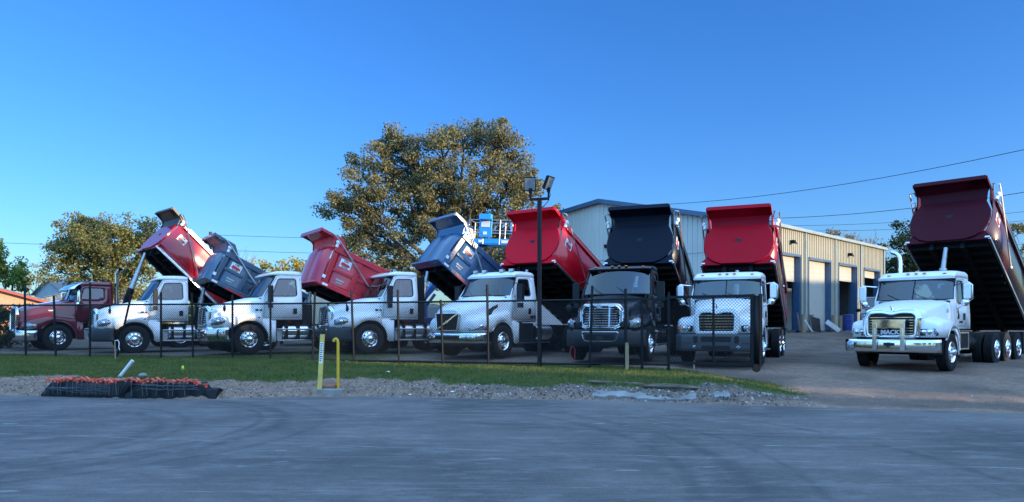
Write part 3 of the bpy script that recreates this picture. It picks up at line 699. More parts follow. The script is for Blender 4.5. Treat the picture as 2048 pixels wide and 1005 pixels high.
    for s in (1, -1):
        P = []
        for a in np.linspace(-.1, math.pi + .1, 12):
            x, z = (S['arch'] + .02) * math.cos(a), TR + (S['arch'] + .02) * math.sin(a); z = min(z, g('zf', x) - .06); P.append([(x, s * .5, z), (x, s * (g('wf', x) - .05), z)])
        b.grid(P); b.box(-.75, .9, *sorted((s * .50, s * .54)), .8, 1.4)
    b.build('wheel_well', M['black'], root)
    # cab sides with a real window opening
    cw, zc, (tx, tz), bx, zr = S['cowl'], S['zc'], S['top'], S['back'], S['roof']
    yw = lambda z: S['wb'] + (S['wt'] - S['wb']) * sst(zc - .1, tz + .1, z)
    outer = [(cw, S['door']), (cw, zc), (tx, tz), (tx - .2, tz + .04), (bx + .05, tz + .04), (bx, tz), (bx, S['door'])]
    outer = outer[::-1]
    inn = rounded(S['win'], .09)
    b = MB()
    for s in (1, -1):
        vs, fs = ring(outer, inn, lambda x, z: (x, s * yw(z), z)); b.add(vs, fs)
    # roof
    rx = [tx + S['lip'], tx + S['lip'] - .1, tx - .1, (tx + bx) / 2, bx + .15, bx]
    zz = [tz + .09, tz + .15, zr - .02, zr, zr, zr - .03]
    P = []
    for x, z in zip(rx, zz):
        e = S['wt'] + .005; k = max(.03, z - tz - .04)
        lo_ = tz + .035
        h = [(e, lo_), (e - .005, lo_ + k * .55), (e - .045, lo_ + k * .86), (e - .15, lo_ + k * .97), (e * .5, lo_ + k), (0, lo_ + k * 1.02)]
        P.append([(x, y, zz_) for y, zz_ in h] + [(x, -y, zz_) for y, zz_ in h[-2::-1]])
    b.grid(P); b.add(P[0], [tuple(range(len(P[0])))])
    b.add([(rx[0], S['wt'], tz + .035), (rx[0], -S['wt'], tz + .035), (tx - .05, -S['wt'], tz + .03), (tx - .05, S['wt'], tz + .03)], [(0, 1, 2, 3)])
    # back panel with window, cowl
    vs, fs = ring([(-1.0, S['door']), (-1.02, zc), (-S['wt'], tz + .04), (0, zr - .1), (S['wt'], tz + .04), (1.02, zc), (1.0, S['door'])], rounded([(-.42, zc + .12), (-.42, tz - .08), (.42, tz - .08), (.42, zc + .12)], .05), lambda y, z: (bx, y, z)); b.add(vs, fs)
    b.add([(cw, S['wb'], S['door']), (cw, -S['wb'], S['door']), (cw, -S['wb'], zc), (cw, S['wb'], zc)], [(0, 1, 2, 3)])
    P = wrap([(cw + S['bow'], 0), (cw + S['bow'] * .85, .45), (cw + S['bow'] * .35, .85), (cw - .03, S['wb'])], zc - .06, zc + .0, n=2); b.grid(P)
    P = [[(cw - .25, p[0][1], zc - .01), (p[-1][0], p[-1][1], p[-1][2])] for p in P]; b.grid(P)
    cab = b.build('cab', body, root, solid=.03, smooth=40)
    b = MB(); b.box(bx + .01, cw - .01, -S['wb'] + .05, S['wb'] - .05, S['door'] - .02, S['door'] + .03); b.build('floor', M['frame'], cab)
    # windscreen and side glass
    lo = [(cw + S['bow'], 0), (cw + S['bow'] * .85, .45), (cw + S['bow'] * .4, .82), (cw - .06, S['wb'] - .03)]
    hi = [(tx + S['bow'] * .7, 0), (tx + S['bow'] * .6, .42), (tx + S['bow'] * .3, .78), (tx - .03, S['wt'] - .03)]
    b = MB(); b.grid(wrap(lo, zc, tz + .05, top=hi, n=3)); ws_ = b.build('windscreen', M['glass'], cab)
    b = MB(); Pw = wrap(lo, zc, tz + .05, top=hi, n=3)
    ed = [r[0] for r in Pw]; et = [r[-1] for r in Pw]
    b.path(ed, .022, 5); b.path(et, .03, 5); b.path(Pw[0], .035, 5); b.path(Pw[-1], .035, 5)
    if style in ('mack', 'pete'): b.path([(p[0] + .01, p[1], p[2]) for p in Pw[3]], .014, 5)
    for q in (-.35, .40):
        b.path([(cw + S['bow'] + .01, q, zc + .01), (cw + (tx - cw) * .35 + S['bow'] + .0, q - .38, zc + (tz - zc) * .32)], .009, 4)
    b.build('windscreen_seal', M['darkplastic'], cab)
    for s in (1, -1):
        b = MB(); vs = [(x, s * (yw(z) - .015), z) for x, z in inn]; b.add(vs, [tuple(range(len(vs)))]); b.build('side_window', M['glass'], cab)
        b = MB(); b.path([(x, s * (yw(z) + .004), z) for x, z in inn] + [(inn[0][0], s * (yw(inn[0][1]) + .004), inn[0][1])], .013, 5, cap=False)
        b.build('window_seal', M['darkplastic'], cab)
        # door cut line, handle
        dl = rounded([(cw - .05, S['door'] + .08), (cw - .10, zc - .02), (tx - .06, tz - .01), (S['win'][2][0] - .14, tz - .0), (S['win'][2][0] - .14, S['door'] + .08)], .07)
        b = MB(); b.path([(x, s * (yw(z) + .001), z) for x, z in dl + dl[:1]], .006, 4, cap=False); b.build('door_seam', M['darkplastic'], cab)
        b = MB(); hx = S['win'][2][0] + .05; b.box(hx - .07, hx + .07, *sorted((s * (S['wb'] - .0), s * (S['wb'] + .03))), 1.40, 1.60); b.build('door_handle', M['darkplastic'], cab, bevel=.02)
    # interior
    b = MB(); b.box(cw - .4, cw + .05, -.95, .95, zc - .5, zc - .03)
    for s in (1, -1):
        b.box(-1.62, -1.15, s * .52 - .25, s * .52 + .25, 1.25, 1.72); b.box(-1.72, -1.56, s * .52 - .24, s * .52 + .24, 1.7, 2.28); b.box(-1.70, -1.6, s * .52 - .12, s * .52 + .12, 2.3, 2.46)
    b.build('seats_and_dashboard', M['interior'], cab, bevel=.03)
    b = MB(); b.path([(cw - .52 + .08 * math.sin(a), .5 + .22 * math.cos(a), 1.98 + .2 * math.sin(a)) for a in np.linspace(0, 2 * math.pi, 17)], .016, 5); b.tube((cw - .5, .5, 1.97), (cw - .3, .5, 1.75), .03); b.build('steering_wheel', M['darkplastic'], cab)
    # clearance lamps
    if lights:
        for q in (-.75, -.22, 0, .22, .75):
            b = MB(); b.ball((tx + S['lip'] - .10, q, tz + .045 + (zr - tz) * .42 + (.03 if abs(q) < .5 else 0)), .04, .055, .022); b.build('roof_lamp', M['amber'], cab)
    # grille, headlamps, bumper per style
    fx = S['x'][0]
    if style == 'aero':
        gz = [(.98, .44), (1.06, .54), (1.30, .58), (1.50, .55), (1.60, .46)]
        gx = lambda z, y=0: fx + .17 - (z - .98) * .10 - .20 * (abs(y) / .6) ** 2.2
        fr = rounded([(.44, .96), (.60, 1.05), (.60, 1.50), (.50, 1.62), (-.50, 1.62), (-.60, 1.50), (-.60, 1.05), (-.44, .96)], .06)
        gi = [(y * .90, 1.30 + (z - 1.30) * .88) for y, z in fr]
        vs, fs = ring(fr, gi, lambda y, z: (gx(z, y), y, z)); b = MB(); b.add(vs, fs); b.path([(gx(z, y) - .05, y, z) for y, z in fr + fr[:1]], .05, 6, cap=False)
        gr = b.build('grille', M[grillecol], root, solid=.04)
        b = MB(); b.grid([[(gx(z, y) - .055, y, z) for z in (1.0, 1.3, 1.6)] for y in np.linspace(-.53, .53, 9)]); b.build('grille_backing', M['black'], gr)
        b = MB()
        for k in range(8):
            z = 1.045 + k * .068; b.path([(gx(z, y) - .02, y, z) for y in np.linspace(-.54, .54, 11)], .009, 4)
        for q in (-.28, .28): b.beam((gx(1.0, q) - .005, q, 1.0), (gx(1.58, q) - .005, q, 1.58), .045, .02, up=(1, 0, 0))
        b.build('grille_bar', M['chrome'], gr)
        b = MB(); b.prism([(y, z) for y, z in [(.10, 1.575), (.07, 1.6), (-.07, 1.6), (-.10, 1.575), (-.07, 1.55), (.07, 1.55)]], lambda y, z, t: (gx(z) + t, y, z), .0, .015); b.build('emblem', M['chrome'], gr)
        pl = [(fx + .10, 0), (fx + .09, .45), (fx + .02, .78), (.95, 1.05), (.80, 1.16), (.66, 1.19)]
        b = MB(); b.grid(wrap([(x - .03, y) for x, y in pl], .44, .93, mid=.06, n=6)); bp = b.build('bumper', M['plastic'] if bumper == 'plastic' else M['chrome'], root, solid=.05)
        if bumper == 'chrome':
            b = MB(); b.grid(wrap([(x - .06, y) for x, y in pl], .36, .56, mid=.02, n=3)); b.build('bumper_valance', M['darkplastic'], bp, solid=.03)
        b = MB(); b.box(fx + .10, fx + .125, -.42, .42, .62, .78); ai = b.build('air_intake', M['black'], bp)
        b = MB(); q = rounded([(.55, .86), (.46, .60), (-.46, .60), (-.55, .86)], .08); b.path([(fx + .13 - .06 * abs(y), y, z) for y, z in q + q[:1]], .014, 5, cap=False); b.build('intake_trim', M['chrome'] if grillecol == 'chrome' else M['alu'], bp)
        for s in (1, -1):
            b = MB(); P = []
            for u in np.linspace(0, 1, 9):
                x = 1.17 - .40 * u; y = itp(x, [.70, .85, 1.12, 1.18], [1.125, 1.09, .92, .78]) + .018
                hgt = .05 + .15 * math.sin(math.pi * min(1, .18 + .75 * u)) ; zc_ = 1.06 + .07 * u
                P.append([(x + .012 * math.sin(math.pi * k / 4), s * (y - .03 + .045 * math.sin(math.pi * k / 4)), zc_ - hgt * .7 + hgt * 1.6 * k / 4) for k in range(5)])
            b.grid(P); b.build('headlight', M['lens'], hood, solid=.01)
            b = MB(); b.ball((.86, s * 1.085, 1.12), .05, .04, .05); b.build('turn_signal', M['amber'], hood)
            b = MB(); b.ball((.98, s * 1.02, 1.12), .075, .05, .075); b.build('headlight_reflector', M['chrome'], hood)
            # hood mirror
            b = MB(); b.path([(.75, s * .86, 1.62), (.80, s * 1.02, 1.80), (.80, s * 1.08, 1.62), (.80, s * 1.10, 1.50)], .018, 5); b.ball((.80, s * 1.10, 1.56), .05, .09, .11); b.build('hood_mirror', M['darkplastic'], root)
            b = MB(); b.box(-.32, -.22, *sorted((s * 1.10, s * 1.145)), 1.49, 1.56); b.box(-.44, -.36, *sorted((s * 1.10, s * 1.14)), 1.50, 1.55); b.build('side_vent', M['darkplastic'], hood)
            b = MB(); b.ball((-.34, s * 1.135, 1.27), .05, .02, .025); b.build('side_marker', M['redlens'], hood)
    elif style == 'volvo':
        gx = lambda z: fx + .11 - (z - .9) * .05
        fr = rounded([(.44, .84), (.50, 1.40), (-.50, 1.40), (-.44, .84)], .05)
        gi = [(y * .93, 1.12 + (z - 1.12) * .93) for y, z in fr]
        vs, fs = ring(fr, gi, lambda y, z: (gx(z), y, z)); b = MB(); b.add(vs, fs); gr = b.build('grille', M['chrome'], root, solid=.04)
        b = MB(); b.add([(gx(z) - .03, y, z) for y, z in gi], [tuple(range(len(gi)))]); b.build('grille_backing', M['black'], gr)
        b = MB()
        for k in range(17): z = .89 + k * .029; b.box(gx(z) - .028, gx(z) - .022, -.46, .46, z - .003, z + .003)
        for k in range(27): y = -.44 + k * .034; b.beam((gx(.88) - .024, y, .88), (gx(1.37) - .024, y, 1.37), .006, .006)
        b.build('grille_mesh', M['darkplastic'], gr)
        b = MB(); b.beam((gx(.88) + .01, -.42, .87), (gx(1.38) + .01, .42, 1.375), .018, .045, up=(0, -.5, .8)); b.lathe([(.0001, .03), (.05, .03), (.06, .01), (.06, -.01)], (gx(1.12), 0, 1.12), 'x', 18); b.build('emblem', M['chrome'], gr)
        pl = [(fx + .10, 0), (fx + .08, .5), (fx - .05, .9), (1.0, 1.14), (.70, 1.20)]
        b = MB(); b.grid(wrap([(x - .02, y) for x, y in pl], .46, .78, mid=.035, n=6)); bp = b.build('bumper', M['chrome'], root, solid=.05)
        b = MB(); b.grid(wrap([(x + .022, y) for x, y in pl[:2]], .58, .70, n=2)); b.build('air_intake', M['black'], bp, solid=.01)
        b = MB(); b.grid(wrap([(x - .06, y) for x, y in pl], .36, .50, n=2)); b.build('bumper_valance', M['darkplastic'], bp, solid=.03)
        for s in (1, -1):
            b = MB(); P = []
            for u in np.linspace(0, 1, 9):
                x = 1.26 - .48 * u; y = itp(x, [.75, .9, 1.2, 1.3], [1.125, 1.09, .90, .66]) + .02; hh = .06 + .16 * u ** .7; z0 = .84 + .02 * u
                P.append([(x, s * (y - .02 + .04 * math.sin(math.pi * k / 4) - .06 * k / 4), z0 + 1.5 * hh * k / 4) for k in range(5)])
            b.grid(P); b.build('headlight', M['lens'], hood, solid=.01)
            b = MB(); b.ball((.98, s * 1.055, .98), .08, .05, .08); b.build('headlight_reflector', M['chrome'], hood)
            b = MB(); b.ball((.84, s * 1.12, .92), .04, .03, .05); b.build('turn_signal', M['redlens'], hood)
            b = MB(); q = [(.62, 1.28), (.50, 1.50), (.28, 1.60), (.02, 1.70), (.02, 1.60), (.22, 1.52), (.38, 1.42), (.46, 1.28)]
            b.prism(q, lambda x, z, t: (x, s * (itp(z, [1.25, 1.5, 1.75], [1.085, .925, .90]) - (x - .2) * .10 + t), z), -.03, .03); b.build('side_vent', M['darkplastic'], hood)
            b = MB(); b.box(-1.90, -1.82, *sorted((s * 1.08, s * 1.125)), 1.27, 1.36); b.build('side_vent', M['darkplastic'], cab); b = MB(); b.box(-1.76, -1.62, *sorted((s * 1.08, s * 1.125)), 1.27, 1.35); b.build('side_vent', M['darkplastic'], cab)
        for q in (-.78, -.4, .35, .75):
            b = MB(); b.box(tx - .12, tx - .02, q - .09, q + .09, zr - .04, zr + .06); b.tube((tx - .07, q, zr - .1), (tx - .07, q, zr), .02); b.build('roof_lamp', M['lens'], cab, bevel=.01)
    elif style == 'mack':
        gx = lambda z: fx + .12 - (z - .9) * .06
        fr = rounded([(.56, .93), (.60, 1.42), (.50, 1.60), (.22, 1.61), (0, 1.545), (-.22, 1.61), (-.50, 1.60), (-.60, 1.42), (-.56, .93)], .07)
        gi = rounded([(.485, .98), (.50, 1.42), (.44, 1.51), (.20, 1.52), (0, 1.465), (-.20, 1.52), (-.44, 1.51), (-.50, 1.42), (-.485, .98)], .05)
        fr = [(y * gs, z + (.05 if gs > 1 and z > 1.3 else 0)) for y, z in fr]; gi = [(y * gs, z + (.05 if gs > 1 and z > 1.3 else 0)) for y, z in gi]
        vs, fs = ring(fr, gi, lambda y, z: (gx(z), y, z)); b = MB(); b.add(vs, fs); b.path([(gx(z) - .05, y, z) for y, z in fr + fr[:1]], .055, 6, cap=False)
        gr = b.build('grille', M[grillecol] if grillecol in M else body, root, solid=.04)
        b = MB(); b.add([(gx(z) - .05, y, z) for y, z in gi], [tuple(range(len(gi)))]); b.build('grille_backing', M['black'], gr)
        b = MB()
        for k in range(7 if bumper == 'chrome' else 6):
            z = 1.02 + k * (.073 if bumper == 'chrome' else .082); b.box(gx(z) - .035, gx(z), -.475 * gs, .475 * gs, z - .005, z + .011)
        b.build('grille_bar', M['chrome'], gr)
        b = MB(); b.path([(gx(1.66) - .06, 0, 1.66), (gx(1.66) - .02, 0, 1.73), (gx(1.66) + .02, 0, 1.76)], [.035, .03, .02], 6); b.ball((gx(1.66) + .03, 0, 1.77), .035, .025, .03); b.build('hood_ornament', M['chrome'], root)
        for s in (1, -1):
            b = MB(); q = rounded([(.70, .97), (.68, 1.14), (1.06, 1.16), (1.13, 1.0), (1.10, .96)], .03)
            b.prism(q, lambda y, z, t: (itp(y, [.6, 1.0, 1.15], [1.05, 1.03, .93]) + t, s * y, z), -.03, .03); hl = b.build('headlight', M['darkplastic'], hood)
            for yy in (.79, .94):
                b = MB(); b.lathe([(.0001, .02), (.05, .015), (.066, -.01)], (1.085, s * yy, 1.065), 'x', 14); b.build('headlight_reflector', M['chrome'], hl)
            b = MB(); b.box(.99, 1.05, *sorted((s * 1.03, s * 1.10)), 1.01, 1.12); b.build('turn_signal', M['amber'] if bumper != 'chrome' else M['lens'], hl, bevel=.01)
        if bumper == 'chrome':
            pl = [(fx + .24, 0), (fx + .23, .8), (fx + .16, 1.10), (fx + .05, 1.24)]
            b = MB(); b.grid(wrap(pl, .52, .86, mid=.012, n=5)); bp = b.build('bumper', M['chrome'], root, solid=.05)
            b = MB(); b.box(fx + .25, fx + .265, -.14, .14, .69, .77); b.build('tow_pin_slot', M['black'], bp, bevel=.005)
            b = MB(); b.ball((fx + .19, -1.05, .69), .03, .13, .13); b.build('fog_lamp', M['lens'], bp)
            b = MB()
            for s in (1, -1): b.box(fx + .27, fx + .31, *sorted((s * .30, s * .42)), .56, 1.30)
            b.box(fx + .275, fx + .305, -.42, .42, 1.18, 1.40); b.box(fx + .26, fx + .27, -.42, .42, 1.18, 1.4)
            for s in (1, -1): b.box(fx + .315, fx + .322, *sorted((s * .34, s * .38)), .58, 1.16)
            b.build('grille_guard', M['chrome'], root, bevel=.012)
            text_mesh('MACK', .17, M['decal_white'], 'lettering', gr, (gx(1.03) + .012, -.02, 1.055), (R(90), 0, R(90)), .008)
            for s in (1, -1):
                b = MB()
                for k in range(3): b.box(-.36 - k * .09, -.30 - k * .09, *sorted((s * .925, s * .965)), 1.60, 1.76)
                b.build('side_vent', M['chrome'], hood, bevel=.008)
                pts = [(S['arch'] * .98 * math.cos(a), TR + (S['arch'] + .05) * math.sin(a)) for a in np.linspace(.5, 2.75, 14)]
                b = MB(); P = [[(x, s * 1.235, z), (x, s * 1.235, z + .10)] for x, z in pts]; b.grid(P); b.build('fender_trim', M['alu'], hood, solid=.012)
                if s > 0:
                    b = MB(); q = [(-.80, 1.42), (-.86, 1.58), (-.80, 1.62), (-.84, 1.72), (-.90, 1.60), (-.97, 1.52), (-.93, 1.42), (-.90, 1.50), (-.86, 1.42)]
                    b.prism(q, lambda x, z, t: (x, S['wb'] + t, z), 0, .012); b.build('badge', M['frame'], cab)
                    text_mesh('GRANITE', .075, M['frame'], 'lettering', cab, (-1.12, S['wb'] + .006, 1.34), (R(90), 0, math.pi), .004)
        else:
            pl = [(fx + .16, 0), (fx + .15, .7), (fx + .10, 1.0), (.95, 1.20), (.68, 1.23)]
            b = MB(); b.grid(wrap(pl, .40, .90, mid=.02, n=6)); bp = b.build('bumper', M['plastic2'], root, solid=.05, smooth=30)
            b = MB(); b.box(fx + .175, fx + .19, -.42, .42, .68, .83); b.box(fx + .175, fx + .19, -.40, .40, .47, .57)
            for s in (1, -1): b.prism(rounded([(.52, .66), (.52, .84), (.64, .84), (.64, .66), (.58, .62)], .02), lambda y, z, t: (t, s * y, z), fx + .165, fx + .185)
            b.build('air_intake', M['black'], bp, bevel=.01)
            for s in (1, -1): b = MB(); b.ball((fx + .165, s * .62, .52), .02, .055, .055); b.build('fog_lamp', M['lens'], bp)
            b = MB(); b.box(fx + .155, fx + .165, -1.0, 1.0, .635, .642); b.build('bumper_seam', M['black'], bp)
    elif style == 'pete':
        gx = lambda z: fx + .12 - (z - .8) * .05
        fr = rounded([(.42, .80), (.48, 1.50), (.36, 1.70), (-.36, 1.70), (-.48, 1.50), (-.42, .80)], .08)
        gi = [(y * .86, 1.25 + (z - 1.25) * .90) for y, z in fr]
        vs, fs = ring(fr, gi, lambda y, z: (gx(z), y, z)); b = MB(); b.add(vs, fs); b.path([(gx(z) - .05, y, z) for y, z in fr + fr[:1]], .06, 6, cap=False); gr = b.build('grille', M['chrome'], root, solid=.05)
        b = MB(); b.add([(gx(z) - .05, y, z) for y, z in gi], [tuple(range(len(gi)))]); b.build('grille_backing', M['black'], gr)
        b = MB()
        for k in range(9): y = -.32 + k * .08; b.box(fx - .01, fx + .05, y - .008, y + .008, .88, 1.58)
        b.build('grille_bar', M['chrome'], gr)
        pl = [(fx + .10, 0), (fx + .09, .7), (fx - .05, 1.02), (.85, 1.17), (.72, 1.19)]
        b = MB(); b.grid(wrap(pl, .40, .80, mid=.03, n=5)); b.build('bumper', M['chrome'], root, solid=.05)
        for s in (1, -1):
            b = MB(); P = []
            for u in np.linspace(0, 1, 8):
                x = 1.13 - .40 * u; y = itp(x, [.72, .85, 1.1], [1.13, 1.105, .97]); hh = .09 * math.sin(math.pi * (.2 + .62 * u)) + .05
                P.append([(x, s * (y - .02 + .045 * math.sin(math.pi * k / 4)), .95 - hh + .03 * u + 2 * hh * k / 4) for k in range(5)])
            b.grid(P); b.build('headlight', M['lens'], hood, solid=.01)
            b = MB(); b.ball((.86, s * 1.10, .98), .07, .045, .03); b.build('turn_signal', M['redlens'], hood)
            b = MB(); b.box(.05, .28, *sorted((s * .86, s * .885)), 1.58, 1.63); b.build('badge', M['chrome'], hood)
        b = MB(); b.path([(x, 0, g('zt', x) + .012) for x in np.linspace(fx, -.7, 8)], .02, 5); b.build('hood_trim', M['chrome'], hood)
        P = wrap([(tx + .55, 0), (tx + .50, .5), (tx + .40, .9), (tx + .30, S['wt'])], tz - .14, tz + .16, top=[(tx + .02, 0), (tx + .02, .5), (tx - .0, .9), (tx - .02, S['wt'] + .01)], mid=.06, n=6)
        b = MB(); b.grid(P); b.build('sun_visor', M['chrome'], cab, solid=.012)
    # mirrors
    for s in (1, -1):
        b = MB()
        if style in ('aero', 'volvo'):
            mx = cw - .22
            b.path([(cw - .1, s * 1.05, 1.80), (mx, s * 1.32, 1.82), (mx, s * 1.32, 2.35), (cw - .25, s * 1.03, 2.45)], .02, 5)
            b.box(mx - .07, mx + .07, *sorted((s * 1.22, s * 1.44)), 1.80, 2.38); b.box(mx - .07, mx + .06, *sorted((s * 1.24, s * 1.40)), 1.60, 1.76)
            mr_ = b.build('mirror', M['darkplastic'], root, bevel=.045)
            b = MB(); b.box(mx - .078, mx - .071, *sorted((s * 1.25, s * 1.41)), 1.86, 2.32)
        else:
            mx = cw + .05 if style == 'mack' else cw - .02; yo = 1.42 if style == 'mack' else 1.28
            b.path([(cw - .2, s * 1.03, 2.40), (mx, s * yo, 2.44), (mx, s * (yo + .10), 2.36), (mx, s * (yo + .10), 1.98), (mx, s * yo, 1.90), (cw - .2, s * 1.07, 1.72)], .018, 6)
            mr_ = b.build('mirror', M['chrome'], root)
            b = MB(); b.box(mx - .04, mx + .04, *sorted((s * (yo - .12), s * (yo + .07))), 1.98, 2.42); hb = b.build('mirror_housing', M['white'] if style == 'mack' else M['chrome'], mr_, bevel=.035)
            b = MB(); b.lathe([(.0001, .09), (.06, .075), (.1, .03), (.105, 0)], (mx, s * (yo - .08), 1.88), 'x', 14); b.build('spot_mirror', M['chrome'], mr_)
            b = MB(); b.box(mx - .046, mx - .041, *sorted((s * (yo - .10), s * (yo + .05))), 2.02, 2.38)
        b.build('mirror_glass', M['chrome'], mr_)
    # tanks, steps, boxes
    for s in (1, -1):
        if side == 'tank':
            b = MB(); b.lathe([(.0001, 0), (.24, 0), (.27, -.03), (.27, -1.25), (.24, -1.28), (.0001, -1.28)], (-1.15, s * .88, .78), 'x', 20); tk = b.build('fuel_tank', M['alu'] if bumper != 'chrome' else M['chrome'], root)
            b = MB()
            for x in (-1.30, -1.72, -2.15): b.box(x - .045, x + .045, *sorted((s * .58, s * 1.165)), .48, 1.07)
            b.build('tank_strap', M['frame'], tk)
            b = MB(); b.box(-2.35, -.96, *sorted((s * .95, s * 1.20)), .44, .49); b.box(-2.2, -.96, *sorted((s * 1.0, s * 1.19)), .84, .885); b.build('step', M['alu'], root, bevel=.01)
            b = MB(); b.box(-1.15, -.96, *sorted((s * .7, s * 1.10)), .5, .83); b.build('battery_box', M['steel'], root, bevel=.02)
        elif side == 'boxes':
            b = MB(); b.box(-1.75, -.95, *sorted((s * .60, s * 1.08)), .55, 1.08); b.box(-2.5, -1.85, *sorted((s * .6, s * 1.0)), .6, .95); b.build('battery_box', M['frame'], root, bevel=.02)
            b = MB()
            for z in (.56, 1.02): b.box(-1.78, -.93, *sorted((s * 1.081, s * 1.11)), z, z + .035)
            for x in (-.95, -1.76): b.box(x - .02, x + .02, *sorted((s * 1.081, s * 1.108)), .596, 1.019)
            b.box(-1.7, -1.0, *sorted((s * .7, s * 1.2)), .40, .43); b.build('step', M['alu'], root)
            b = MB(); b.tube((-1.9, s * .85, .75), (-2.7, s * .85, .75), .2, 16)
            for x in (-2.0, -2.3, -2.6): b.tube((x, s * .85, .75), (x - .03, s * .85, .75), .21, 16)
            b.build('air_tank', M['frame'], root)
        else:
            b = MB(); b.box(-1.9, -.9, *sorted((s * .7, s * 1.05)), .5, 1.1); b.build('side_fairing', M['darkplastic'], root, bevel=.03)
            b = MB(); b.box(-2.7, -1.0, *sorted((s * 1.0, s * 1.2)), .42, .46); b.build('step', M['alu'], root)
            b = MB(); b.lathe([(.0001, 0), (.24, 0), (.27, -.03), (.27, -.85), (.24, -.88), (.0001, -.88)], (-2.1, s * .88, .78), 'x', 20); b.build('fuel_tank', M['alu'], root)
    if stack == 'left_guard':
        b = MB(); b.box(bx - .32, bx - .06, .55, 1.0, 1.0, 2.75); b.build('exhaust_guard', M['frame'], root, bevel=.02)
    elif stack == 'guard_low':
        b = MB(); b.box(bx - .45, bx - .08, -.5, .9, .9, 1.75); b.build('exhaust_guard', M['frame'], root, bevel=.02)
    elif stack:
        xx, yy, zh = stack
        b = MB(); b.tube((xx, yy, .9), (xx, yy, 2.2), .10, 14); b.build('muffler', M['chrome'], root)
        b = MB(); sg = 1 if yy > 0 else -1; b.path([(xx, yy, 2.2), (xx, yy, zh - .26), (xx - .01, yy + sg * .03, zh - .12), (xx - .03, yy + sg * .12, zh - .02), (xx - .05, yy + sg * .27, zh + .04)], .07, 12, cap=False); b.build('exhaust_stack', M['chrome'], root)
    return root
# ------------------------------------------------------------------ the eight trucks
def bedm(k, c, rough=.28, coat=.35):
    M[k] = paint(k + '_paint', c, rough, coat, .12); M[k + '_front'] = mat(k + '_front_paint', c, .6, 0, .04, var=.05, vscale=1.5, spec=.12); M[k + '_dark'] = paint(k + '_recess_shade_paint', [v * .8 for v in c], .5, .2)  # front copy dulled to mirror less sky; recess copy darkened as painted shade
    return M[k]
M['maroon'] = paint('maroon_paint', (.11, .010, .018), .2, .6); M['shield_reflection'] = mat('shield_painted_reflection', (.06, .045, .038), .5, var=.3)  # brown painted on the shield stands for trees mirrored in it
M['navy'] = paint('navy_paint', (.003, .004, .007), .15, .0, spec=.3)
def full_truck(style, X, Y, th, label, body, bstyle, bkey, bcol, xp, phi, L, H, **k):
    t = truck(style, X, Y, th, label, body, xp=xp, **k)
    dump_bed(bstyle, L, H, bedm(bkey, bcol), t, xp, R(phi), bkey, hoist_x=STY[style]['back'] - .45); return t
full_truck('pete', -19.1, 30.6, 45, 'maroon dump truck with a chrome visor and raised crimson bed', M['maroon'], 'tub', 'crimson', (.36, .008, .02), 7.35, 43, 4.9, 1.5, stack=(-2.3, .75, 3.35), side='tank', lights=False)
full_truck('aero', -14.59, 28.27, 56, 'white dump truck with raised slate blue bed, next to the maroon truck', M['white'], 'rib', 'slate', (.045, .085, .13), 5.95, 27, 3.7, 1.32, dz=.11)
full_truck('aero', -9.69, 26.40, 56, 'white dump truck with chrome bumper and bright red ribbed bed', M['white'], 'rib', 'scarlet', (.50, .012, .025), 6.05, 21.5, 3.8, 1.5, bumper='chrome', dz=.15, stack='guard_low')
full_truck('aero', -5.59, 26.89, 58, 'white dump truck with raised royal blue bed and black guard behind cab', M['white'], 'rib', 'royal', (.032, .092, .18), 5.7, 37, 3.6, 1.48, dz=.16, stack='left_guard')
full_truck('volvo', -1.22, 24.44, 36, 'white dump truck with a square black grille crossed by a silver bar', M['white'], 'tub', 'red', (.60, .003, .016), 7.4, 26, 4.9, 1.5, side='fairing', dz=.12, lights=False)
full_truck('aero', 3.01, 22.25, 22.5, 'black dump truck with chrome grille and raised navy bed', M['navy'], 'tub', 'navy_bed', (.004, .008, .018), 8.3, 23, 5.3, 1.5, dz=.08)
full_truck('mack', 6.37, 22.35, 25, 'white dump truck with raised crimson bed, standing behind the sliding gate', M['white'], 'tub', 'cherry', (.31, .001, .012), 7.3, 26, 4.85, 1.5, side='boxes', grillecol='body', dz=-.02)
full_truck('mackwide', 11.22, 21.06, 46.5, 'white dump truck with chrome grille guard, alone on the gravel driveway', M['white'], 'tub', 'wine', (.055, .003, .010), 8.6, 29, 5.8, 1.5, side='boxes', bumper='chrome', dz=-.12, axles=[-4.3, -5.6, -6.95], stack=(-2.35, -.95, 3.55), group='dump trucks parked in a row with their beds raised')

# ------------------------------------------------------------------ chain-link fence and gate
def mesh_panel(b, A, B, z0, z1, cell=.078, r=.0047):
    A = Vector((A[0], A[1], 0)); B = Vector((B[0], B[1], 0)); d = B - A; L = d.length; d.normalize(); nrm = Vector((-d.y, d.x, 0)); h = z1 - z0
    k = int((L + h) / cell)
    for sgn in (1, -1):
        for i in range(k + 1):
            u0 = i * cell - h; u1 = i * cell
            a, bb = max(u0, 0), min(u1, L)
            if bb - a < .02: continue
            za, zb = z0 + (a - u0), z0 + (bb - u0)
            if sgn < 0: za, zb = z1 - (a - u0), z1 - (bb - u0)
            p = A + d * a + nrm * (sgn * r); q = A + d * bb + nrm * (sgn * r); p.z = za; q.z = zb
            b.tube(p, q, r, 3, cap=False)
FP = [(-26.0, 26.6), (-16.66, 25.3), (-7.24, 23.6), (-.35, 21.3), (2.45, 20.4)]
fx_ = [p[0] for p in FP]; fy_ = [p[1] for p in FP]
def fence_pt_px(px, xs_=fx_, ys_=fy_):
    r = (px - 1024) / F; lo, hi = xs_[0], xs_[-1]
    for _ in range(60):
        m_ = (lo + hi) / 2
        if m_ - r * itp(m_, xs_, ys_) > 0: hi = m_
        else: lo = m_
    return (m_, itp(m_, xs_, ys_))
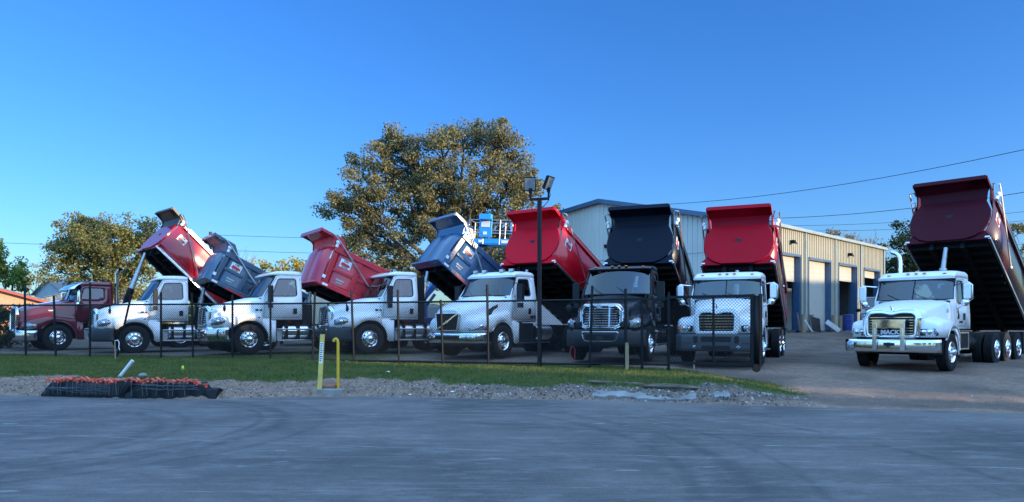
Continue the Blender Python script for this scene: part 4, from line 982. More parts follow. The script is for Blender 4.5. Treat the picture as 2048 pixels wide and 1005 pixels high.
fen = thing('chain_link_fence', (-7.24, 23.6, 0), 0, 'long black chain-link fence with tall posts in front of the parked trucks', 'fence')
def lpt(x, y, z, o=fen): return (x - o.location.x, y - o.location.y, z - o.location.z)
b = MB()
for (A, B_) in zip(FP[:-1], FP[1:]): mesh_panel(b, lpt(*A, 0)[:2], lpt(*B_, 0)[:2], .06, 1.81)
b.build('chain_link', M['wire'], fen, smooth=0)
for nm, z in (('top_rail', 1.83), ('bottom_rail', .05)):
    b = MB(); b.path([lpt(x, y, z) for x, y in FP], .028 if nm[0] == 't' else .03, 8); b.build(nm, M['post'], fen)
posts = [(-12, 586, 0), (52, 575, 1), (112, 592, 2), (180, 566, 0), (232, 590, -13), (322, 585, 0), (386, 586, 1), (465, 590, 0), (541, 579, 0), (625, 585, -2), (708, 581, 2), (798, 580, 1), (886, 600, 2), (977, 570, 1), (1179, 572, -2)]
for px, yt, tilt in posts:
    x, y = fence_pt_px(px); zt = CZ + (HY - yt) / F * y
    b = MB(); p0 = Vector(lpt(x, y, -.05)); t = R(tilt); p1 = p0 + Vector((-(zt + .05) * math.tan(t), 0, zt + .05))
    b.tube(p0, p1, .036, 8); b.build('post', M['post'], fen)
GA, GB = (2.45, 20.4), (6.0, 18.4)
def gpt(px): 
    r = (px - 1024) / F; u = (GA[0] - r * GA[1]) / (r * (GB[1] - GA[1]) - (GB[0] - GA[0])); return (GA[0] + u * (GB[0] - GA[0]), GA[1] + u * (GB[1] - GA[1]))
gate = thing('sliding_gate', (GB[0], GB[1], 0), 0, 'black chain-link sliding gate on a small wheel, beside the driveway', 'gate')
gl_ = lambda x, y, z: lpt(x, y, z, gate)
g0 = gpt(1338); g1 = gpt(1510); gm = gpt(1427)
b = MB(); mesh_panel(b, gl_(*g0, 0)[:2], gl_(*g1, 0)[:2], .16, 1.84, .085, .005); b.build('chain_link', M['wire'], gate, smooth=0)
b = MB()
for z in (.14, 1.86): b.beam(gl_(*g0, z), gl_(*g1, z), .06, .07)
b.beam(gl_(*gm, .1), gl_(*gm, 1.85), .05, .05); b.beam(gl_(*g0, .1), gl_(*g0, 2.0), .05, .05); b.build('gate_frame', M['post'], gate)
a_, c_ = gpt(1504), gpt(1521); b = MB(); b.beam(gl_(*a_, .12), gl_(*a_, 1.9), .07, .07); b.beam(gl_(*c_, .12), gl_(*c_, 1.9), .07, .07)
b.add([gl_(*a_, .15), gl_(*c_, .15), gl_(*c_, 1.86), gl_(*a_, 1.86)], [(0, 1, 2, 3)]); b.build('gate_end_plate', M['post'], gate, solid=.02)
b = MB(); b.lathe([(.0001, -.03), (.09, -.03), (.10, -.02), (.10, .02), (.09, .03), (.0001, .03)], gl_(c_[0] - .1, c_[1], .06), 'y', 16); b.build('gate_wheel', M['rubber'], gate)
tl = thing('fixed_fence_panel', (GA[0], GA[1], 0), 0, 'black chain-link panel with a mid rail, between the long fence and the sliding gate', 'fence')
tp = lambda x, y, z: lpt(x, y, z, tl)
q0, q1 = gpt(1251), gpt(1336); qs = gpt(1179)
b = MB(); mesh_panel(b, tp(*fence_pt_px(1179), 0)[:2], tp(*q0, 0)[:2], .1, 1.80, .08); mesh_panel(b, tp(q0[0], q0[1] + .02, 0)[:2], tp(q1[0], q1[1] + .02, 0)[:2], .1, 1.8, .08); b.build('chain_link', M['wire'], tl, smooth=0)
b = MB()
for z in (.08, 1.83): b.beam(tp(*fence_pt_px(1179), z), tp(q1[0], q1[1], z), .05, .05)
b.beam(tp(*gpt(1284), 1.02), tp(q1[0], q1[1], 1.02), .045, .045); b.build('rail', M['post'], tl)
for px, zt in ((1251, 2.12), (1284, 1.85), (1337, 1.92)):
    b = MB(); q = gpt(px); b.tube(tp(*q, -.05), tp(*q, zt), .038, 8); b.build('post', M['post'], tl)

# ------------------------------------------------------------------ lamp post on the fence line
x, y = fence_pt_px(1079); lp = thing('light_pole', (x, y, -.03), R(-15), 'tall black pole with two floodlights on a crossbar, behind the fence line', 'light pole')
b = MB(); b.box(-.055, .055, -.055, .055, 0, 4.70); b.build('pole', M['post'], lp, bevel=.008)
b = MB(); b.box(-.28, .28, -.04, .04, 4.70, 4.77); b.build('crossbar', M['post'], lp, bevel=.006)
for s, rz, tlt in ((-1, 12, 72), (1, 72, 66)):
    b = MB(); b.tube((s * .26, 0, 4.77), (s * .26, 0, 4.98), .028, 8); b.box(s * .26 - .045, s * .26 + .045, -.03, .03, 4.92, 5.05); br = b.build('bracket', M['frame'], lp)
    T = Matrix.Translation((s * .28, 0, 5.17)) @ Matrix.Rotation(R(rz), 4, 'Z') @ Matrix.Rotation(R(-tlt), 4, 'X')
    b = MB(); b.box(-.17, .17, -.20, .20, -.02, .04, T=T)
    for k in range(9): b.box(-.16 + k * .036, -.145 + k * .036, -.18, .18, .041, .075, T=T)
    hd = b.build('floodlight', M['frame'], lp, bevel=.006)
    b = MB(); b.box(-.15, .15, -.17, .17, -.028, -.021, T=T); b.build('lens', M['steel'], hd)
    b = MB(); b.path([(s * .26, 0, 5.0), (s * .31, .02, 4.85), (s * .24, .03, 4.66), (.08, .03, 4.5)], .011, 5); b.build('cable', M['darkplastic'], lp)

# ------------------------------------------------------------------ metal workshop building
M['siding_w'] = mat('tan_metal_siding', (.31, .285, .215), .5, .0, coat=.05, var=.07, vscale=.8, bump=.05, bscale=2)
M['siding_g'] = mat('grey_metal_siding', (.50, .485, .43), .5, .0, var=.07, vscale=.6)
M['trim_b'] = mat('blue_trim', (.035, .085, .16), .4, 0, .3, var=.1)
M['gutter'] = mat('grey_gutter', (.24, .29, .31), .4, .2, var=.1)
M['rolldoor'] = mat('white_roller_door', (.35, .335, .29), .5, var=.05, vscale=2)
M['concrete'] = mat('concrete', (.20, .195, .185), .9, var=.35, vscale=2.5, bump=.5, bscale=18, dirt=(.2, .17, .14))
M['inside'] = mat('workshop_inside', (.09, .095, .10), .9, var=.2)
BZ = .90
wb = thing('workshop', (13.2, 37.2, BZ), math.atan2(.714, .70), 'large metal workshop with grey gable end and a sunlit wall of roller doors', 'building')
EV = 5.36; W = 21.5; LN = 16.1; RG = 7.75; PKW = 10.7
doors = [(.75, 3.0, 3.92, 2.60), (4.17, 7.1, 3.88, 0.0), (8.4, 11.2, 3.85, 2.95), (12.5, 15.2, 3.80, 3.35)]
b = MB(); x0 = -.3
for i, (a, c, h, o) in enumerate(doors):
    b.box(x0, a, 0, .16, 0, EV); b.box(a, c, 0, .16, h, EV); x0 = c
b.box(x0, LN, 0, .16, 0, EV)
def solid_at(x, z):
    for a, c, h, o in doors:
        if a - .12 < x < c + .12 and z < h + .1: return True
    return False
k = 0; xx = -.2
while xx < LN - .1:
    zb = 0
    for a, c, h, o in doors:
        if a - .14 < xx + .03 < c + .14: zb = h + .12
    b.box(xx, xx + .055, -.035, -.001, zb, EV - .12); xx += .245
b.build('side_wall', M['siding_w'], wb, smooth=0)
b = MB()
for u in (3.58, 7.72, 11.8): b.box(u, u + .16, -.085, -.036, 0, EV - .1)
b.box(LN - .14, LN + .03, -.085, -.036, 0, EV); b.build('wall_trim', M['gutter'], wb)
for a, c, h, o in doors:
    b = MB(); b.box(a - .06, a - .001, -.04, .30, 0, h + .12); b.box(c + .001, c + .07, -.06, -.001, 0, h + .12); b.box(a, c, -.06, .30, h + .001, h + .12); b.box(c - .05, c, .0, .34, 0, h)
    b.build('door_frame', M['trim_b'], wb)
    b = MB(); nsl = int(h / .27)
    z = o
    while z < h - .02:
        z1 = min(h, z + .27); b.box(a + .001, c - .051, .25, .29, z, z1 - .014); b.box(a + .001, c - .051, .262, .285, z1 - .014, z1); z = z1
    b.build('roller_door', M['rolldoor'], wb)
def gz_(y): return EV + (RG - EV) * min(y / PKW, 1) if y < PKW else RG - (y - PKW) * .125
b = MB(); ys = list(np.arange(0, W + .01, .30))
b.add([(-.3, y, 0) for y in ys] + [(-.3, y, gz_(y)) for y in ys], [(i, i + 1, i + 1 + len(ys), i + len(ys)) for i in range(len(ys) - 1)])
for y in ys[1:-1]: b.box(-.345, -.301, y - .03, y + .03, 0, gz_(y) - .1)
b.build('gable_wall', M['siding_g'], wb, smooth=0)
b = MB(); b.path([(-.355, 0, 4.2), (-.355, W, 4.2)], .012, 4); b.path([(-.355, 0, 2.2), (-.355, W, 2.2)], .012, 4); b.build('wall_seam', M['gutter'], wb)
b = MB(); P = []
for y in (-.12, PKW, W + .2): P.append([(-.55, y, gz_(max(y, 0)) + .03), (LN + .15, y, gz_(max(0, y)) + .03)])
b.grid(P); b.build('roof', M['steel'], wb, solid=.05, smooth=0)
b = MB(); b.beam((-.56, -.15, EV + .0), (-.56, PKW, RG + .02), .06, .24); b.beam((-.56, PKW, RG + .02), (-.56, W + .2, gz_(W) + .02), .06, .24); b.build('rake_trim', M['trim_b'], wb)
b = MB(); b.box(-.6, LN + .2, -.20, -.04, EV - .09, EV + .07); b.path([(-.42, -.12, EV - .05), (-.42, -.10, EV - .4), (-.40, -.03, EV - .6), (-.40, -.03, .1)], .05, 6); b.build('gutter', M['gutter'], wb)
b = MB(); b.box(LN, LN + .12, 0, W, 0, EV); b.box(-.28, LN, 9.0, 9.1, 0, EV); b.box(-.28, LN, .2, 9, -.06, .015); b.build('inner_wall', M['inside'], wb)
for u in (1.2, 5, 9.4, 13):
    b = MB(); b.box(u, u + 1.5, 7.6, 8.4, 0, 1.1); b.box(u + .2, u + 1.2, 7.8, 8.3, 1.1, 2.1); b.build('workbench', M['gutter'], wb)
for u in (3.6, 7.7, 11.8): b = MB(); b.box(u, u + .2, .4, .7, 0, EV); b.build('steel_column', M['gutter'], wb)
b = MB(); b.box(8.6, 11, 3.2, 3.25, .0, 2.6); b.build('partition', M['gutter'], wb)
for u, zz_ in ((1.9, 4.55), (9.9, 4.45)):
    b = MB(); b.box(u - .13, u + .13, -.22, -.04, zz_, zz_ + .17); b.prism([(-.22, zz_), (-.32, zz_ - .06), (-.22, zz_ + .17)], lambda y, z, t: (t, y, z), u - .12, u + .12); b.build('wall_light', M['frame'], wb, bevel=.01)
b = MB(); b.box(-.5, -.36, 9.8, 10.3, 4.9, 5.1); b.box(-.62, -.5, 9.85, 10.25, 4.98, 5.1); b.build('wall_light', M['frame'], wb)
for i, (px, D, lab) in enumerate(((1607, 37.9, 'wooden bollard left of the closed roller door, beside a dark plank'), (1623.5, 38.9, 'wooden bollard in front of the closed roller door behind black panels'), (1667.5, 40.6, 'wooden bollard right of the closed roller door'), (1682, 41.6, 'wooden bollard behind the leaning white board'))):
    x = (px - 1024) / F * D; b = MB(); b.tube((0, 0, -.1), (0, 0, .9), .12, 12); b.box(-.01, .01, -.125, -.11, .1, .8)
    o = b.build('bollard', M['wood']); o.location = (x, D, BZ - .05); tag(o, lab, 'bollard', 'wooden bollards by the workshop doors')
def board(name, px, py, D, w_, h_, lean, roll, m, lab, cat):
    b = MB(); b.box(-w_ / 2, w_ / 2, -.02, .02, 0, h_); o = b.build(name, m, bevel=.006); o.location = ((px - 1024) / F * D, D, BZ - .02); o.rotation_euler = (R(lean), R(roll), R(20)); tag(o, lab, cat)
M['pale_board'] = mat('pale_board', (.42, .42, .40), .6, var=.15)
board('panel', 1633, 0, 37.6, .55, .75, -18, 12, M['darkplastic'], 'black panel leaning by the bollard at the closed roller door', 'panel')
board('plank', 1624, 0, 37.4, .08, .7, -10, -32, M['pale_board'], 'narrow pale plank leaning left of the black panel', 'plank')
board('door_panel', 1679, 0, 40.3, .28, .85, -28, -45, M['pale_board'], 'white panel leaning against a bollard near the open roller door', 'panel')
board('plank', 1600, 0, 37.3, .1, .95, -6, -5, M['oldwood'], 'dark plank standing beside the leftmost bollard', 'plank')
M['blue_pl'] = mat('blue_plastic', (.01, .03, .16), .4)
b = MB(); b.lathe([(.0001, 0), (.30, 0), (.30, .28), (.315, .30), (.30, .32), (.30, .6), (.315, .62), (.30, .64), (.30, .88), (.26, .9), (.0001, .9)], (0, 0, 0), 'z', 20)
o = b.build('barrel', M['blue_pl']); o.location = ((1696 - 1024) / F * 41.5, 41.5, BZ); tag(o, 'blue plastic barrel beside the open roller door', 'barrel')

# ------------------------------------------------------------------ other vehicles
def car(name, X, Y, rz, L, Wd, H, body, label, cat, z=None, pickup=False, van=False):
    t = thing(name, (X, Y, ground_z(X, Y, False) if z is None else z), rz, label, cat)
    hl = L / 2; hw = Wd / 2; b = MB()
    if van: top = [(-hl, .5), (-hl, H), (hl - .9, H), (hl - .3, H * .62), (hl, H * .5), (hl, .45)]
    elif pickup: top = [(-hl, .55), (-hl, H * .62), (-.3, H * .62), (-.2, H - .02), (.9, H), (1.45, H * .66), (hl - .1, H * .58), (hl, .5)]
    else: top = [(-hl, .5), (-hl, H * .62), (-hl + .3, H), (.5, H), (1.2, H * .64), (hl - .15, H * .56), (hl, .45)]
    top = rounded(top, .12)
    b.prism(top, lambda x, z, t_: (x, t_ * (1 - .09 * sst(H * .6, H, z)), z), -hw, hw); bd = b.build('body', body, t, bevel=.05)
    b = MB(); 
    for s in (1, -1):
        wz0, wz1 = H * .65, H * .93
        b.prism([(-hl + .35 if not (pickup or van) else (-.1 if pickup else hl - 1.7), wz0), (-hl + .5 if not (pickup or van) else (0 if pickup else hl - 1.7), wz1), (.45 if not van else hl - 1.05, wz1), (1.0 if not van else hl - .75, wz0)], lambda x, z, t_: (x, s * (hw * (1 - .09 * sst(H * .6, H, z)) + t_), z), -.02, .006)
    wx0, wx1 = (1.27, .62) if not (pickup or van) else ((1.50, .97) if pickup else (hl - .28, hl - .86))
    b.add([(wx0, -hw * .85, H * .66), (wx0, hw * .85, H * .66), (wx1, hw * .8, H * .95), (wx1, -hw * .8, H * .95)], [(0, 1, 2, 3)]); b.build('window', M['glass_d'], t)
    for s in (1, -1):
        for x in (hl - .85, -hl + .85):
            w_ = MB(); w_.lathe([(.19, -.1), (.34, -.11), (.37, -.08), (.37, .08), (.34, .11), (.19, .10), (.17, .04), (.0001, .05)], (x, s * (hw - .10), .37), 'y', 20, sgn=s); w_.build('wheel', M['rubber'], t)
        b = MB(); b.ball((hl - .06, s * (hw - .28), H * .45), .07, .17, .10); b.build('headlight', M['lens'], t)
        b = MB(); b.ball((1.0 if not van else hl - .8, s * (hw + .12), H * .64), .07, .12, .09); b.build('door_mirror', M['frame'], t)
    b = MB(); b.box(hl - .02, hl + .02, -.5, .5, H * .33, H * .47); b.build('grille', M['frame'], t); b = MB(); b.box(hl - .04, hl + .08, -hw + .05, hw - .05, .38, .56); b.build('bumper', M['chrome'] if pickup else M['frame'], t, bevel=.03)
    return t
M['glass_d'] = mat('dark_car_glass', (.02, .03, .035), .05, coat=1)
car('suv', 18.4, 36.6, R(-118), 4.8, 1.95, 1.85, paint('suv_black', (.012, .012, .013), .12, 1), 'dark sport utility vehicle in front of the workshop doors', 'car')
X_, Y_, _ = at(866, 0, 35); car('pickup_truck', X_ + .1, Y_, R(-100), 5.6, 2.0, 1.9, paint('pickup_grey', (.10, .105, .11), .3, .6), 'grey pickup seen through the gap behind the truck with the royal blue bed', 'pickup')
X_, Y_, _ = at(1090, 0, 34); car('van', X_ + .6, Y_ + .5, R(14), 5.8, 2.1, 2.2, paint('van_white', (.6, .6, .58), .3, .5), 'white van parked behind the truck with the square grille', 'van', van=True)
X_, Y_, _ = at(640, 0, 36)
tr = thing('box_trailer', (X_ + .5, Y_, ground_z(X_, Y_, False)), R(25), 'cream box trailer parked behind the trucks with bright red and slate blue beds', 'trailer')
b = MB(); b.box(-2.4, 2.4, -1.1, 1.1, .55, 2.5); b.build('box', mat('cream_panel', (.55, .50, .38), .5, var=.1), tr, bevel=.05)
b = MB(); b.box(-2.4, 2.4, -.9, .9, .42, .54); b.beam((2.4, .5, .48), (3.6, 0, .48), .08, .08); b.beam((2.4, -.5, .48), (3.6, 0, .48), .08, .08); b.build('trailer_frame', M['frame'], tr)
for s in (1, -1):
    for x in (-.45, .45): w_ = MB(); w_.lathe([(.16, -.09), (.34, -.1), (.36, 0), (.34, .1), (.16, .09), (.0001, .06)], (x, s * 1.0, .36), 'y', 18, sgn=s); w_.build('wheel', M['rubber'], tr)

# boom lift
M['lift'] = mat('lift_blue', (.012, .27, .60), .35, 0, .5, var=.08); M['liftd'] = mat('lift_dark_blue', (.012, .035, .16), .4, 0, .3, var=.1)
D_ = 33.0; B0 = Vector(at(836, 606, D_)); B1 = Vector(at(944, 487, D_)); gz0 = ground_z(B0.x, B0.y, False)
lf = thing('boom_lift', (B0.x, D_, gz0), 0, 'blue boom lift, its work platform raised in front of the big oak', 'boom lift')
lo_ = Vector((B0.x, D_, gz0)); q0 = B0 - lo_; q1 = B1 - lo_
b = MB(); b.beam(q0 - (q1 - q0) * .12, q1, .26, .32, up=(0, 0, 1)); b.build('boom', M['lift'], lf, bevel=.015)
b = MB(); b.beam(q0 - (q1 - q0) * .1 + Vector((0, -.2, -.3)), q0 + (q1 - q0) * .32 + Vector((0, -.2, -.05)), .14, .2); b.tube(q0 + Vector((.1, -.2, -.55)), q0 + (q1 - q0) * .22 + Vector((.25, -.2, -.2)), .07, 8); b.build('lower_boom', M['liftd'], lf, bevel=.01)
b = MB(); b.box(-1.0, .8, -.9, .9, .75, 1.35); b.box(-.5, .4, -.35, .35, 1.35, q0.z + .1); b.build('turntable', M['liftd'], lf, bevel=.05)
b = MB(); b.box(-1.3, 1.2, -.8, .8, .4, .72); b.build('lift_chassis', M['frame'], lf, bevel=.03)
for s in (1, -1):
    for x in (-1, 1): w_ = MB(); w_.lathe([(.2, -.12), (.4, -.13), (.44, 0), (.4, .13), (.2, .12), (.0001, .08)], (x, s * .95, .43), 'y', 18, sgn=s); w_.build('wheel', M['rubber'], lf)
# platform, local frame tilted slightly
Pc = Vector(at(984, 492, D_)) - lo_; T = Matrix.Translation(Pc) @ Matrix.Rotation(R(3.5), 4, 'Y') @ Matrix.Rotation(R(-14), 4, 'Z')
def tt(x, y, z): return T @ Vector((x, y, z))
b = MB(); b.box(-.98, 1.02, -.45, .45, 0, .05, T=T); b.box(-.98, 1.02, -.47, -.45, .05, .26, T=T); b.box(-.98, 1.02, .45, .47, .05, .26, T=T); b.box(-1.0, -.98, -.45, .45, .05, .26, T=T); b.box(1.02, 1.04, -.45, .45, .05, .26, T=T); pf = b.build('platform', M['lift'], lf)
b = MB()
for z in (.62, 1.08):
    for y in (-.46, .46): b.tube(tt(-.98, y, z), tt(1.02, y, z), .022, 6)
    for x in (-.98, 1.02): b.tube(tt(x, -.46, z), tt(x, .46, z), .022, 6)
for x in (-.98, -.3, .45, 1.02):
    for y in (-.46, .46): b.tube(tt(x, y, .02), tt(x, y, 1.1), .022, 6)
b.build('guard_rail', M['steel'], pf)
b = MB(); b.box(-.48, .10, -.56, -.48, .30, 1.25, T=T); b.box(-.45, .12, -.80, -.52, 1.05, 1.30, T=T); b.build('control_box', M['lift'], pf, bevel=.02)
for q_ in ((-.38, .0, -.585, -.565, .75, 1.02), (.55, .95, -.49, -.475, .07, .2), (-.5, -.3, -.49, -.475, .08, .2), (-.28, -.12, -.585, -.565, .42, .55)): b = MB(); b.box(*q_, T=T); b.build('decal', M['decal_white'], pf)
b = MB(); b.beam(q1, tt(-.5, -.3, .05), .16, .2); b.beam(tt(-.9, 0, -.04), tt(-.2, 0, -.04), .3, .1); b.build('boom_jib', M['liftd'], lf)

# ------------------------------------------------------------------ houses, sheds, poles and wires in the distance
M['brick'] = mat('tan_brick', (.42, .26, .16), .9, var=.2, vscale=6, stretch=(1, 1, 3), bump=.3, bscale=14)
M['redroof'] = mat('red_fascia', (.45, .06, .04), .6, var=.15)
M['roofgrey'] = mat('grey_shingle', (.16, .165, .17), .85, var=.25, vscale=5)
hs_ = thing('brick_house', (-33.5, 46, ground_z(-32, 46, False)), R(33), 'low tan brick house with red fascia at the far left behind the hedge', 'house')
hz = 0
b = MB(); b.prism([(-7, 0), (4.2, 0), (4.2, 2.0), (-1.2, 3.55), (-7, 2.0)], lambda x, z, t: (x, t, z), 0, 8); b.build('wall', M['brick'], hs_)
b = MB(); b.beam((4.7, -.25, 1.85), (-1.2, -.25, 3.62), .5, .13); b.beam((-1.2, -.25, 3.62), (-7.6, -.25, 1.85), .5, .13); b.build('fascia', M['redroof'], hs_)
b = MB(); b.add([(4.8, -.5, 1.95), (4.8, 8.5, 1.95), (-1.2, 8.5, 3.75), (-1.2, -.5, 3.75)], [(0, 1, 2, 3)]); b.add([(-7.7, -.5, 1.9), (-7.7, 8.5, 1.9), (-1.2, 8.5, 3.75), (-1.2, -.5, 3.75)], [(0, 1, 2, 3)]); b.build('roof', M['roofgrey'], hs_, solid=.08)
b = MB(); b.box(-7, 6.8, -3.0, -.3, 1.75, 1.86); b.build('porch_roof', M['roofgrey'], hs_)
b = MB(); b.box(-7, 5.2, -3.03, -2.95, 1.45, 1.749); b.box(5.2, 6.8, -3.03, -2.95, 1.66, 1.749); b.build('porch_fascia', mat('orange_board', (.55, .25, .13), .7, var=.1), hs_)
b = MB()
for x in (-5, -1, 3, 5): b.box(x - .07, x + .07, -2.9, -2.76, -.5, 1.749)
b.build('porch_post', M['wood'], hs_)
def shed(px, D, w_, h_, rz, m, rm, label, nm='shed'):
    X, Y, _ = at(px, 0, D); t = thing(nm, (X, Y, ground_z(X, Y, False)), rz, label, 'shed')
    b = MB(); b.prism([(-w_ / 2, 0), (w_ / 2, 0), (w_ / 2, h_ * .72), (0, h_), (-w_ / 2, h_ * .72)], lambda x, z, q: (x, q, z), 0, w_ * 1.2); b.build('wall', m, t)
    b = MB()
    for s in (1, -1): b.add([(s * (w_ / 2 + .25), -.25, h_ * .70), (s * (w_ / 2 + .25), w_ * 1.2 + .2, h_ * .70), (0, w_ * 1.2 + .2, h_ + .06), (0, -.25, h_ + .06)], [(0, 1, 2, 3)])
    b.build('roof', rm, t, solid=.07); b = MB(); b.box(-.45, .45, -.03, .02, 0, 2.0); b.build('door', M['gutter'], t)
M['pale'] = mat('pale_siding', (.38, .40, .41), .7, var=.1)
shed(275, 50, 5.0, 3.0, R(20), M['pale'], M['roofgrey'], 'small pale grey shed behind the white truck nearest the maroon one')
shed(98, 58, 3.4, 3.9, R(-25), M['gutter'], M['roofgrey'], 'blue grey shed under the trees near the brick house')
shed(150, 56, 8.0, 2.9, R(10), M['pale'], M['steel'], 'low pale shed with a metal roof behind the maroon truck')
X_, Y_, _ = at(421, 0, 62); up_ = thing('utility_pole', (X_, Y_, 1.0), 0, 'wooden utility pole rising behind the slate blue bed', 'utility pole')
b = MB(); b.tube((0, 0, -.5), (0, 0, 8.1), .17, 10, r2=.13); b.build('pole', M['bark'], up_)
b = MB(); b.box(-.9, .9, -.06, .06, 7.1, 7.22)
for x in (-.8, -.3, .4, .8): b.tube((x, 0, 7.22), (x, 0, 7.42), .05, 6)
b.build('crossarm', M['bark'], up_)
b = MB(); b.tube((.32, -.1, 6.3), (.32, -.1, 6.9), .18, 10); b.build('transformer', M['steel'], up_)
def wire(a, b_, sag, label, r=.016, n=14):
    a = Vector(a); b_ = Vector(b_); pts = [a.lerp(b_, i / n) - Vector((0, 0, sag * 4 * (i / n) * (1 - i / n))) for i in range(n + 1)]
    b = MB(); b.path([p - a for p in pts], r, 5); o = b.build('power_line', M['frame']); o.location = a; tag(o, label, 'power line', 'power lines across the sky')
wire(at(-80, 481, 62), at(421, 483, 62), .35, 'thin power line from the left edge of the sky to the utility pole')
wire(at(421, 470, 62), at(1000, 476, 66), .2, 'upper power line running right from the utility pole behind the oak')
wire(at(421, 500, 62), at(1000, 510, 66), .15, 'lower power line running right from the utility pole past the yellow tree')
wire(at(1230, 412, 70), at(2150, 277, 40), .9, 'topmost power line rising to the right above the workshop', .02)
wire(at(1500, 438, 60), at(2150, 367, 45), .5, 'second power line from the top, crossing above the roller doors', .02)
wire(at(1560, 452, 70), at(2150, 412, 60), .4, 'third power line from the top, behind the maroon raised bed')
wire(at(1560, 462, 70), at(2150, 432, 60), .4, 'lowest power line at the right, just over the bare trees')
# ------------------------------------------------------------------ trees
def leafmat(name, cols, trans=.35): return randmat(name, [(i / (len(cols) - 1), c) for i, c in enumerate(cols)], .65, trans)
LM = {
 'oak': leafmat('oak_leaves', [(.060, .066, .030), (.115, .115, .048), (.215, .190, .080), (.30, .245, .11), (.14, .11, .06)]),
 'oakd': leafmat('oak_leaves_dark', [(.05, .066, .022), (.11, .12, .036), (.21, .19, .06), (.28, .225, .075)]),
 'green': leafmat('green_leaves', [(.05, .10, .02), (.10, .17, .03), (.17, .22, .04)]),
 'yellow': leafmat('yellow_leaves', [(.10, .11, .025), (.32, .26, .03), (.50, .34, .03), (.42, .22, .03)]),
 'brown': leafmat('brown_leaves', [(.14, .09, .04), (.25, .17, .08), (.30, .22, .12)]),
 'ever': leafmat('evergreen_leaves', [(.018, .032, .014), (.03, .05, .02), (.06, .075, .03)]),
}
def leaf_mesh(clumps, per, size, flat=.55):
    c = np.repeat(np.array([q[:3] for q in clumps]), per, axis=0); rr = np.repeat(np.array([q[3] for q in clumps]), per)
    n = len(c); d = rng.normal(size=(n, 3)); d /= np.linalg.norm(d, axis=1)[:, None]
    p = c + d * (rr * rng.random(n) ** .55)[:, None] * np.array([1, 1, .7])
    a = rng.normal(size=(n, 3)); a /= np.linalg.norm(a, axis=1)[:, None]
    b_ = np.cross(a, rng.normal(size=(n, 3))); b_ /= np.linalg.norm(b_, axis=1)[:, None]
    s = size * (.6 + .8 * rng.random(n))[:, None]
    v = np.stack([p - a * s, p - b_ * s * flat, p + a * s, p + b_ * s * flat], axis=1).reshape(-1, 3)
    return v, n
def tree(name, lobes, D, base_px, leaf, label, cat='tree', n_clump=6, per=60, size=.085, depth=.8, trunk_r=.35, group=None, clump_r=.55, gz=None, limbs=True, base_z=None):
    # lobes: (px, py, rx_px, ry_px); becomes ellipsoids at distance D with real depth
    sc = D / F; L = []
    for i, (px, py, rx, ry) in enumerate(lobes):
        x, y, z = at(px, py, D); yy = y + random.uniform(-1, 1) * depth * rx * sc * .8; k_ = yy / D
        L.append((x * k_, yy, CZ + (z - CZ) * k_, rx * sc, rx * sc * depth, ry * sc))
    bx_, by_, _ = at(base_px, 0, D); bz = ground_z(bx_, by_, False) if base_z is None else base_z
    t = thing(name, (bx_, by_, bz), 0, label, cat, group); O = Vector((bx_, by_, bz))
    cl = []
    for (x, y, z, a, b_, c) in L:
        nc = max(4, int(n_clump * (a * c) / .9))
        for _ in range(nc):
            d = rng.normal(size=3); d /= np.linalg.norm(d); r = rng.random() ** .42
            cl.append((x + d[0] * a * r - O.x, y + d[1] * b_ * r - O.y, z + d[2] * c * r - O.z, clump_r * (.55 + .9 * rng.random())))
    v, n = leaf_mesh(cl, per, size)
    me = bpy.data.meshes.new('crown'); me.vertices.add(len(v)); me.vertices.foreach_set('co', v.ravel()); me.loops.add(len(v)); me.polygons.add(n)
    me.loops.foreach_set('vertex_index', np.arange(len(v))); me.polygons.foreach_set('loop_start', np.arange(n) * 4); me.update(calc_edges=True); me.validate()
    me.materials.append(LM[leaf]); o = bpy.data.objects.new('crown', me); scn.collection.objects.link(o); o.parent = t
    # trunk and limbs
    b = MB(); fork = Vector((0, 0, min(1.9, max(.8, (min(l[2] for l in L) - bz) * .8))))
    b.path([(0, 0, -.3), (.05, 0, fork.z * .5), fork], [trunk_r * 1.25, trunk_r, trunk_r * .9], 10)
    for (x, y, z, a, b_, c) in L:
        e = Vector((x - O.x, y - O.y, z - O.z)); m1 = fork.lerp(e, .35) + Vector((random.uniform(-.5, .5), random.uniform(-.4, .4), .5)); m2 = fork.lerp(e, .7) + Vector((random.uniform(-.4, .4), random.uniform(-.3, .3), .35))
        k_ = trunk_r * .26; b.path([fork, m1, m2, e], [k_ * 1.3, k_, k_ * .6, k_ * .3], 7)
        for _ in range(7):
            d = Vector(rng.normal(size=3)); d.normalize(); q = e + Vector((d.x * a, d.y * b_, d.z * c)) * .85; s_ = m2.lerp(e, random.random())
            b.path([s_, s_.lerp(q, .5) + Vector((0, 0, .15)), q], [k_ * .32, k_ * .2, k_ * .08], 4)
    b.build('trunk', M['bark'], t)
    return t
tree('oak_tree', [(775, 345, 86, 78), (720, 400, 68, 60), (684, 412, 46, 36), (700, 455, 40, 40), (812, 300, 62, 46), (790, 275, 34, 20), (850, 340, 80, 60), (1010, 270, 40, 34), (1055, 380, 34, 50), (900, 430, 90, 60), (880, 292, 60, 48), (930, 270, 62, 34), (990, 285, 62, 48), (1025, 340, 46, 56), (960, 370, 85, 70), (880, 380, 85, 70), (840, 450, 90, 62), (760, 470, 80, 60), (720, 520, 55, 50), (800, 540, 80, 45), (930, 460, 90, 60), (1020, 430, 55, 60), (980, 520, 90, 50), (1050, 500, 50, 60), (880, 540, 70, 45)],
     45, 930, 'oak', 'very large spreading oak with olive and brown leaves behind the trucks', n_clump=7, per=165, size=.078, trunk_r=.55, clump_r=.62)
